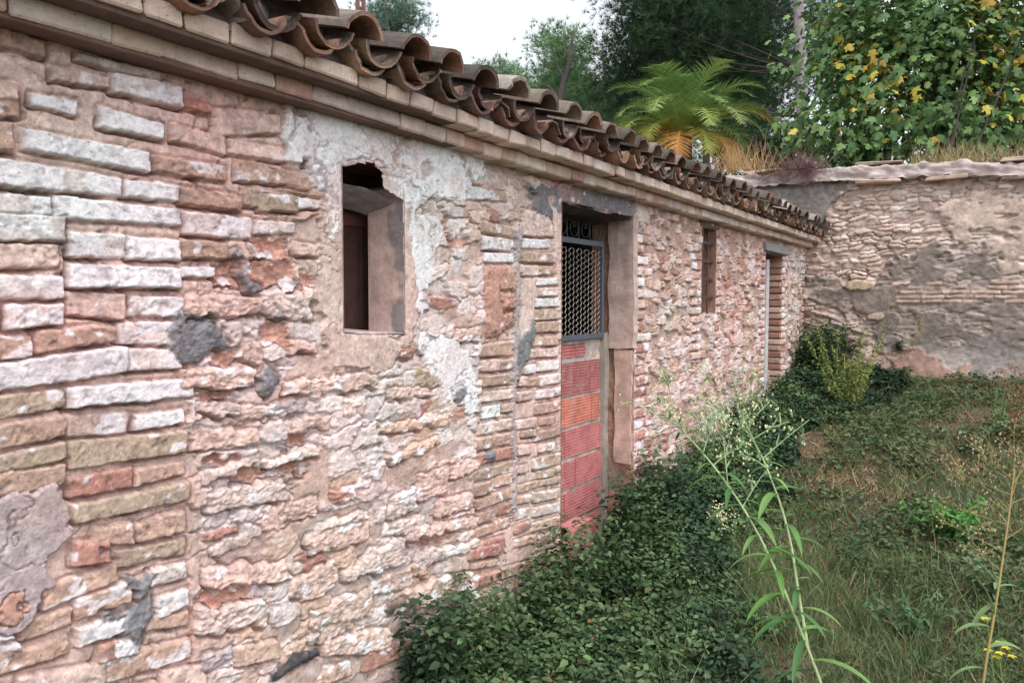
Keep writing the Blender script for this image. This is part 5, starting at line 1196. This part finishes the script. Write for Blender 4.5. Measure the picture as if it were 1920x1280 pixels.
# generic leafy weed
def weed(name, base, height, n_stem, label, cat, seed, leafcol, stemcol, leafL=(0.03, 0.06), spreadx=0.15, nleaf=26, top=None, proto=LEAF3, wr=0.004, lw=1.0, group=None, mleaf=None):
    r = np.random.default_rng(seed); base = np.array(base, float); root = empty(name, tuple(base), label, cat, group); st_ = MB(); lf = MB(); tp = MB(); fl = False
    for s in range(n_stem):
        az_ = r.uniform(0, 6.28); h = height * r.uniform(0.65, 1.0) if s else height; sp = spreadx * r.uniform(0.2, 1) if n_stem > 1 else spreadx * .3
        e = base + np.array([math.cos(az_) * sp, math.sin(az_) * sp, h]); mid = (base + e) / 2 + r.normal(0, 0.03, 3) * [1, 1, 0]
        P = smooth([base, mid, e], 12); v, f = tube(P, np.linspace(wr, wr * .35, 12), 6); st_.add(v, f, lin(stemcol))
        t = r.uniform(0.12, 1.0, nleaf); pp_ = interp(P, t); D = rdir(r, nleaf, 0.1, 0.45); L = r.uniform(*leafL, nleaf) * (1.1 - 0.55 * t)
        q = r.random((nleaf, 1)); c = (lin(leafcol[0]) * q + lin(leafcol[1]) * (1 - q)) * r.uniform(.75, 1.2, (nleaf, 1))
        scatter(lf, *proto, pp_, frames(D, unit(r.normal(0, .3, (nleaf, 3)) + [0, 0, 1.0])), np.stack([L * lw, L, L], -1), c)
        if top:
            for _ in range(top[1]):
                tt = 1 - r.random() ** 1.5 * top[3]; p = interp(P, np.array([tt]))[0]; dd = unit(r.normal(0, .7, 3) + [0, 0, .5]); l = r.uniform(.03, top[2]); e2 = p + dd * l
                v, f = tube([p, e2], [wr * .25, wr * .15], 3, False); st_.add(v, f, lin(stemcol))
                for _k in range(4):
                    o, fo = bevbox(tuple(e2 + r.normal(0, top[4] * 1.6, 3)), (top[4],) * 3, top[4] * .3); tp.add(o, fo, lin(top[0]) * r.uniform(.7, 1.1)); fl = True
    part(st_, 'stem', M_stem, root, True); part(lf, 'foliage', mleaf or M_leafd, root)
    if fl: tag(part(tp, 'blossom', M_stem, root), kind='stuff')
    return root
for i_, (px_, py_, h_, ns_, lb_, c_) in enumerate([
    (1262, 1150, 0.16, 16, 'low spreading green weed between the nettles and the fleabane, left of its stems', ((74, 104, 62), (100, 128, 80))),
    (1420, 1180, 0.14, 14, 'low dark leafy weed at the foot of the yard, just left of the fleabane leaves', ((58, 86, 54), (88, 116, 74))),
    (1720, 1190, 0.18, 16, 'broad dark green weed clump low in the yard between the fleabane and the dry weed', ((64, 96, 62), (92, 124, 84))),
    (1890, 1130, 0.24, 14, 'grey-green weed clump behind the stem of the dry weed', ((92, 116, 84), (112, 136, 98))),
    (1700, 880, 0.20, 14, 'olive weed tangle in the yard before the far wall', ((92, 104, 70), (116, 122, 84))),
    (1560, 800, 0.20, 16, 'dark green weed at the end of the nettle strip', ((56, 84, 56), (78, 106, 70))),
    (1800, 860, 0.30, 10, 'thin tangled grey-green weed before the upright weeds', ((96, 116, 86), (120, 134, 98)))]):
    weed('yard_weed', gp(px_, py_), h_, ns_, lb_, 'plant', 700 + i_, c_, (110, 118, 80), (0.03, 0.065), 0.26, 18, group='low weeds dotted over the yard')
# yellow-green bush in front of the end wall
weed('yellow_weed', gp(1592, 800), 0.85, 18, 'bushy yellow-green weed in front of the far wall corner', 'plant', 301, ((140, 150, 84), (106, 130, 72)), (158, 148, 96), (0.03, 0.06), 0.42, 120, ((188, 176, 96), 4, 0.08, 0.6, 0.006), wr=0.004)
weed('airy_weed', gp(1668, 770), 1.2, 8, 'tall airy yellowish weed fanning out before the grey far wall render', 'plant', 302, ((150, 158, 84), (128, 140, 80)), (166, 156, 104), (0.025, 0.05), 0.6, 44, ((196, 180, 110), 16, 0.12, 0.8, 0.006), wr=0.003)
weed('sapling', gp(1618, 1062), 0.40, 1, 'small dark-stemmed sapling with grey-green leaves in mid yard', 'plant', 303, ((62, 90, 68), (84, 114, 84)), (96, 64, 62), (0.035, 0.06), 0.04, 26, wr=0.004, lw=1.1)
weed('sapling_shoots', gp(1615, 1085), 0.16, 8, 'low clump of dark shoots around the foot of the small sapling', 'plant', 304, ((52, 82, 54), (72, 100, 66)), (74, 84, 56), (0.03, 0.05), 0.14, 16)
weed('leafy_clump', gp(1790, 1015), 0.22, 22, 'bright green leafy clump in the right middle of the yard', 'plant', 305, ((70, 116, 58), (98, 146, 74)), (96, 128, 72), (0.05, 0.085), 0.30, 16, lw=0.9)
weed('upright_weed', gp(1868, 830), 0.55, 5, 'upright green weed near the right end of the far wall', 'plant', 306, ((84, 132, 78), (98, 140, 92)), (116, 132, 86), (0.03, 0.06), 0.16, 40)
weed('upright_weed', gp(1905, 850), 0.62, 6, 'reddish-seeded upright weed at the right edge before the far wall', 'plant', 307, ((92, 122, 70), (132, 118, 84)), (136, 104, 86), (0.03, 0.05), 0.2, 34, ((156, 110, 92), 12, 0.05, 0.5, 0.009))
weed('olive_weed', gp(1745, 800), 0.20, 12, 'low grey-green weed at the foot of the far wall', 'plant', 308, ((98, 112, 80), (120, 126, 92)), (120, 112, 84), (0.02, 0.04), 0.25, 26)
weed('wall_weed', (*np.array([ony(1690, 650, XEND)[0], XEND - 0.10]), ony(1690, 650, XEND)[1] - .03), 0.10, 8, 'tiny dark green tuft rooted in a crack of the far wall', 'plant', 309, ((44, 66, 46), (56, 80, 56)), (60, 70, 50), (0.02, 0.04), 0.06, 16)
weed('flowering_weed', gp(1330, 905), 0.58, 16, 'pale flowering weed against the shed beyond the red door', 'plant', 310, ((98, 128, 92), (124, 148, 108)), (140, 152, 116), (0.02, 0.045), 0.28, 40, ((214, 212, 186), 14, 0.07, 0.55, 0.0055), wr=0.003)
weed('flowering_weed', gp(1395, 850), 0.70, 14, 'pale flowering weed behind the tip of the tall fleabane', 'plant', 311, ((92, 122, 88), (120, 146, 106)), (136, 150, 112), (0.02, 0.045), 0.24, 36, ((208, 206, 176), 12, 0.07, 0.5, 0.0055), wr=0.003)
weed('flowering_weed', gp(1365, 1035), 0.22, 8, 'short cream flowering weed at the edge of the nettles', 'plant', 312, ((88, 118, 74), (116, 142, 92)), (128, 142, 96), (0.02, 0.04), 0.16, 26, ((226, 220, 176), 9, 0.05, 0.4, 0.007), wr=0.002)
# dry weed at the right edge, close by
b1 = at(1800, 1560, 1.9); b1[2] = gz(b1); P = smooth([b1, at(1842, 1280, 1.9), at(1868, 1130, 1.92), at(1890, 980, 1.95), at(1902, 880, 1.97)], 30)
root = empty('dry_weed', tuple(P[0]), 'tall dry straw-coloured weed with faded seed heads at the right edge', 'plant')
mb = MB(); v, f = tube(P, np.linspace(0.0040, 0.0018, 30), 8); mb.add(v, f, lin((150, 134, 84))); part(mb, 'stem', M_stem, root, True)
for i, (t, ang, L) in enumerate([(.98, 90, .12), (.95, 150, .14), (.93, 40, .14), (.88, 165, .16), (.84, 20, .15), (.80, 150, .16), (.75, 170, .14), (.70, 30, .15), (.66, 160, .17), (.6, 150, .12), (.90, 120, .15), (.86, 60, .14)]):
    a_ = math.radians(ang); spray(root, interp(P, np.array([t]))[0], camr * math.cos(a_) + camu * math.sin(a_) + camb * .3 * math.sin(i * 2.2), L, 10, 400 + i, (186, 160, 134), (140, 126, 84), 0.0038, 'seed_head', 0.6)
lr2 = np.random.default_rng(4)
for t, ang in [(.46, 100), (.42, 150), (.36, 30), (.5, 200), (.3, 160), (.55, 20)]:
    mb = MB(); a_ = math.radians(ang); addleaf(mb, interp(P, np.array([t]))[0], camr * math.cos(a_) + camu * math.sin(a_), 0.10, 0.02, lin((120, 148, 96)), lr2); part(mb, 'leaf', M_leaf, root, True)
# yellow flowers at the right
for (px, py, dd_, lab) in [(1872, 1222, 2.0, 'larger yellow flower cluster on a thin stalk at the lower right'), (1850, 1160, 2.1, 'small yellow flower just above the larger yellow cluster')]:
    top_ = at(px, py, dd_); ba = top_.copy(); ba[2] = gz(ba); ba[0] += 0.05
    root = empty('yellow_flower', tuple(ba), lab, 'flower', 'yellow flowers'); mb = MB(); v, f = tube(smooth([ba, (ba + top_) / 2 + [0.02, 0, 0], top_], 10), 0.0016, 5); mb.add(v, f, lin((110, 134, 72))); part(mb, 'stem', M_stem, root)
    fr2 = np.random.default_rng(int(px)); mb = MB(); nfl = 7 if px == 1872 else 2
    for _ in range(nfl):
        cpos = top_ + fr2.normal(0, 0.013 if nfl > 2 else .005, 3); n5 = 5; az_ = np.arange(5) * 1.257; D = np.stack([np.cos(az_), np.sin(az_), np.full(5, .2)], -1)
        scatter(mb, *LEAF2, np.tile(cpos, (5, 1)), frames(D, np.tile([[0, 0, 1.0]], (5, 1))), np.full(5, 0.013), np.tile(lin((206, 196, 60)), (5, 1)))
    part(mb, 'petals', M_leaf, root)
# tufts on the boundary wall
def tuft(name, px, py, n, L, colr, label, seed, wdt=0.25, hang=0.0, wd=0.006):
    r = np.random.default_rng(seed); x, z = ony(px, py, XEND + 0.05 if not hang else XEND - 0.1); y = XEND + 0.08 if not hang else XEND - 0.12
    b = np.array([x, y, z]); pos = b + np.stack([r.normal(0, wdt, n), r.normal(0, 0.07, n) * (0.4 if hang else 1), np.zeros(n)], -1)
    D = unit(np.stack([r.normal(0, .45, n), r.normal(-0.3 if hang else 0, .35, n), (1 - 1.9 * hang * r.random(n))], -1)); Ls = r.uniform(.4, 1, n) * L
    mb = MB(); q = r.random((n, 1)); scatter(mb, *BL, pos, frames(D, rdir(r, n)), np.stack([np.full(n, wd), Ls, Ls], -1), (lin(colr[0]) * q + lin(colr[1]) * (1 - q)) * r.uniform(.7, 1.2, (n, 1)))
    o = mesh_obj(name, np.concatenate(mb.V) - b, [np.concatenate(v_) for v_ in mb.F.values()], M_leafd, None, np.concatenate(mb.C)); o.location = b; tag(o, label, 'dry grass', 'dry tufts on the boundary wall'); return o
tuft('dry_grass_tuft', 1785, 308, 420, 0.28, ((182, 162, 122), (140, 140, 96)), 'long straw-coloured grass tuft standing on the wall top under the fig tree', 501, 0.20)
tuft('dry_grass_tuft', 1895, 303, 120, 0.24, ((164, 136, 108), (140, 120, 92)), 'brownish dry grass tuft on the wall top at the right edge', 502, 0.14)
tuft('dry_grass_tuft', 1510, 318, 420, 0.30, ((116, 84, 88), (140, 112, 106)), 'purplish dry plant spilling over the front of the wall top', 503, 0.09, 1.0, 0.005)
tuft('dry_grass_tuft', 1452, 325, 200, 0.24, ((130, 100, 92), (150, 130, 104)), 'small reddish dry tuft on the wall top just above the shed roof', 504, 0.10, 0.8, 0.005)
tuft('dry_grass_tuft', 1390, 320, 240, 0.42, ((190, 158, 112), (168, 140, 104)), 'pale dry stalks on the wall top below the palm', 505, 0.16, 0.0, 0.006)
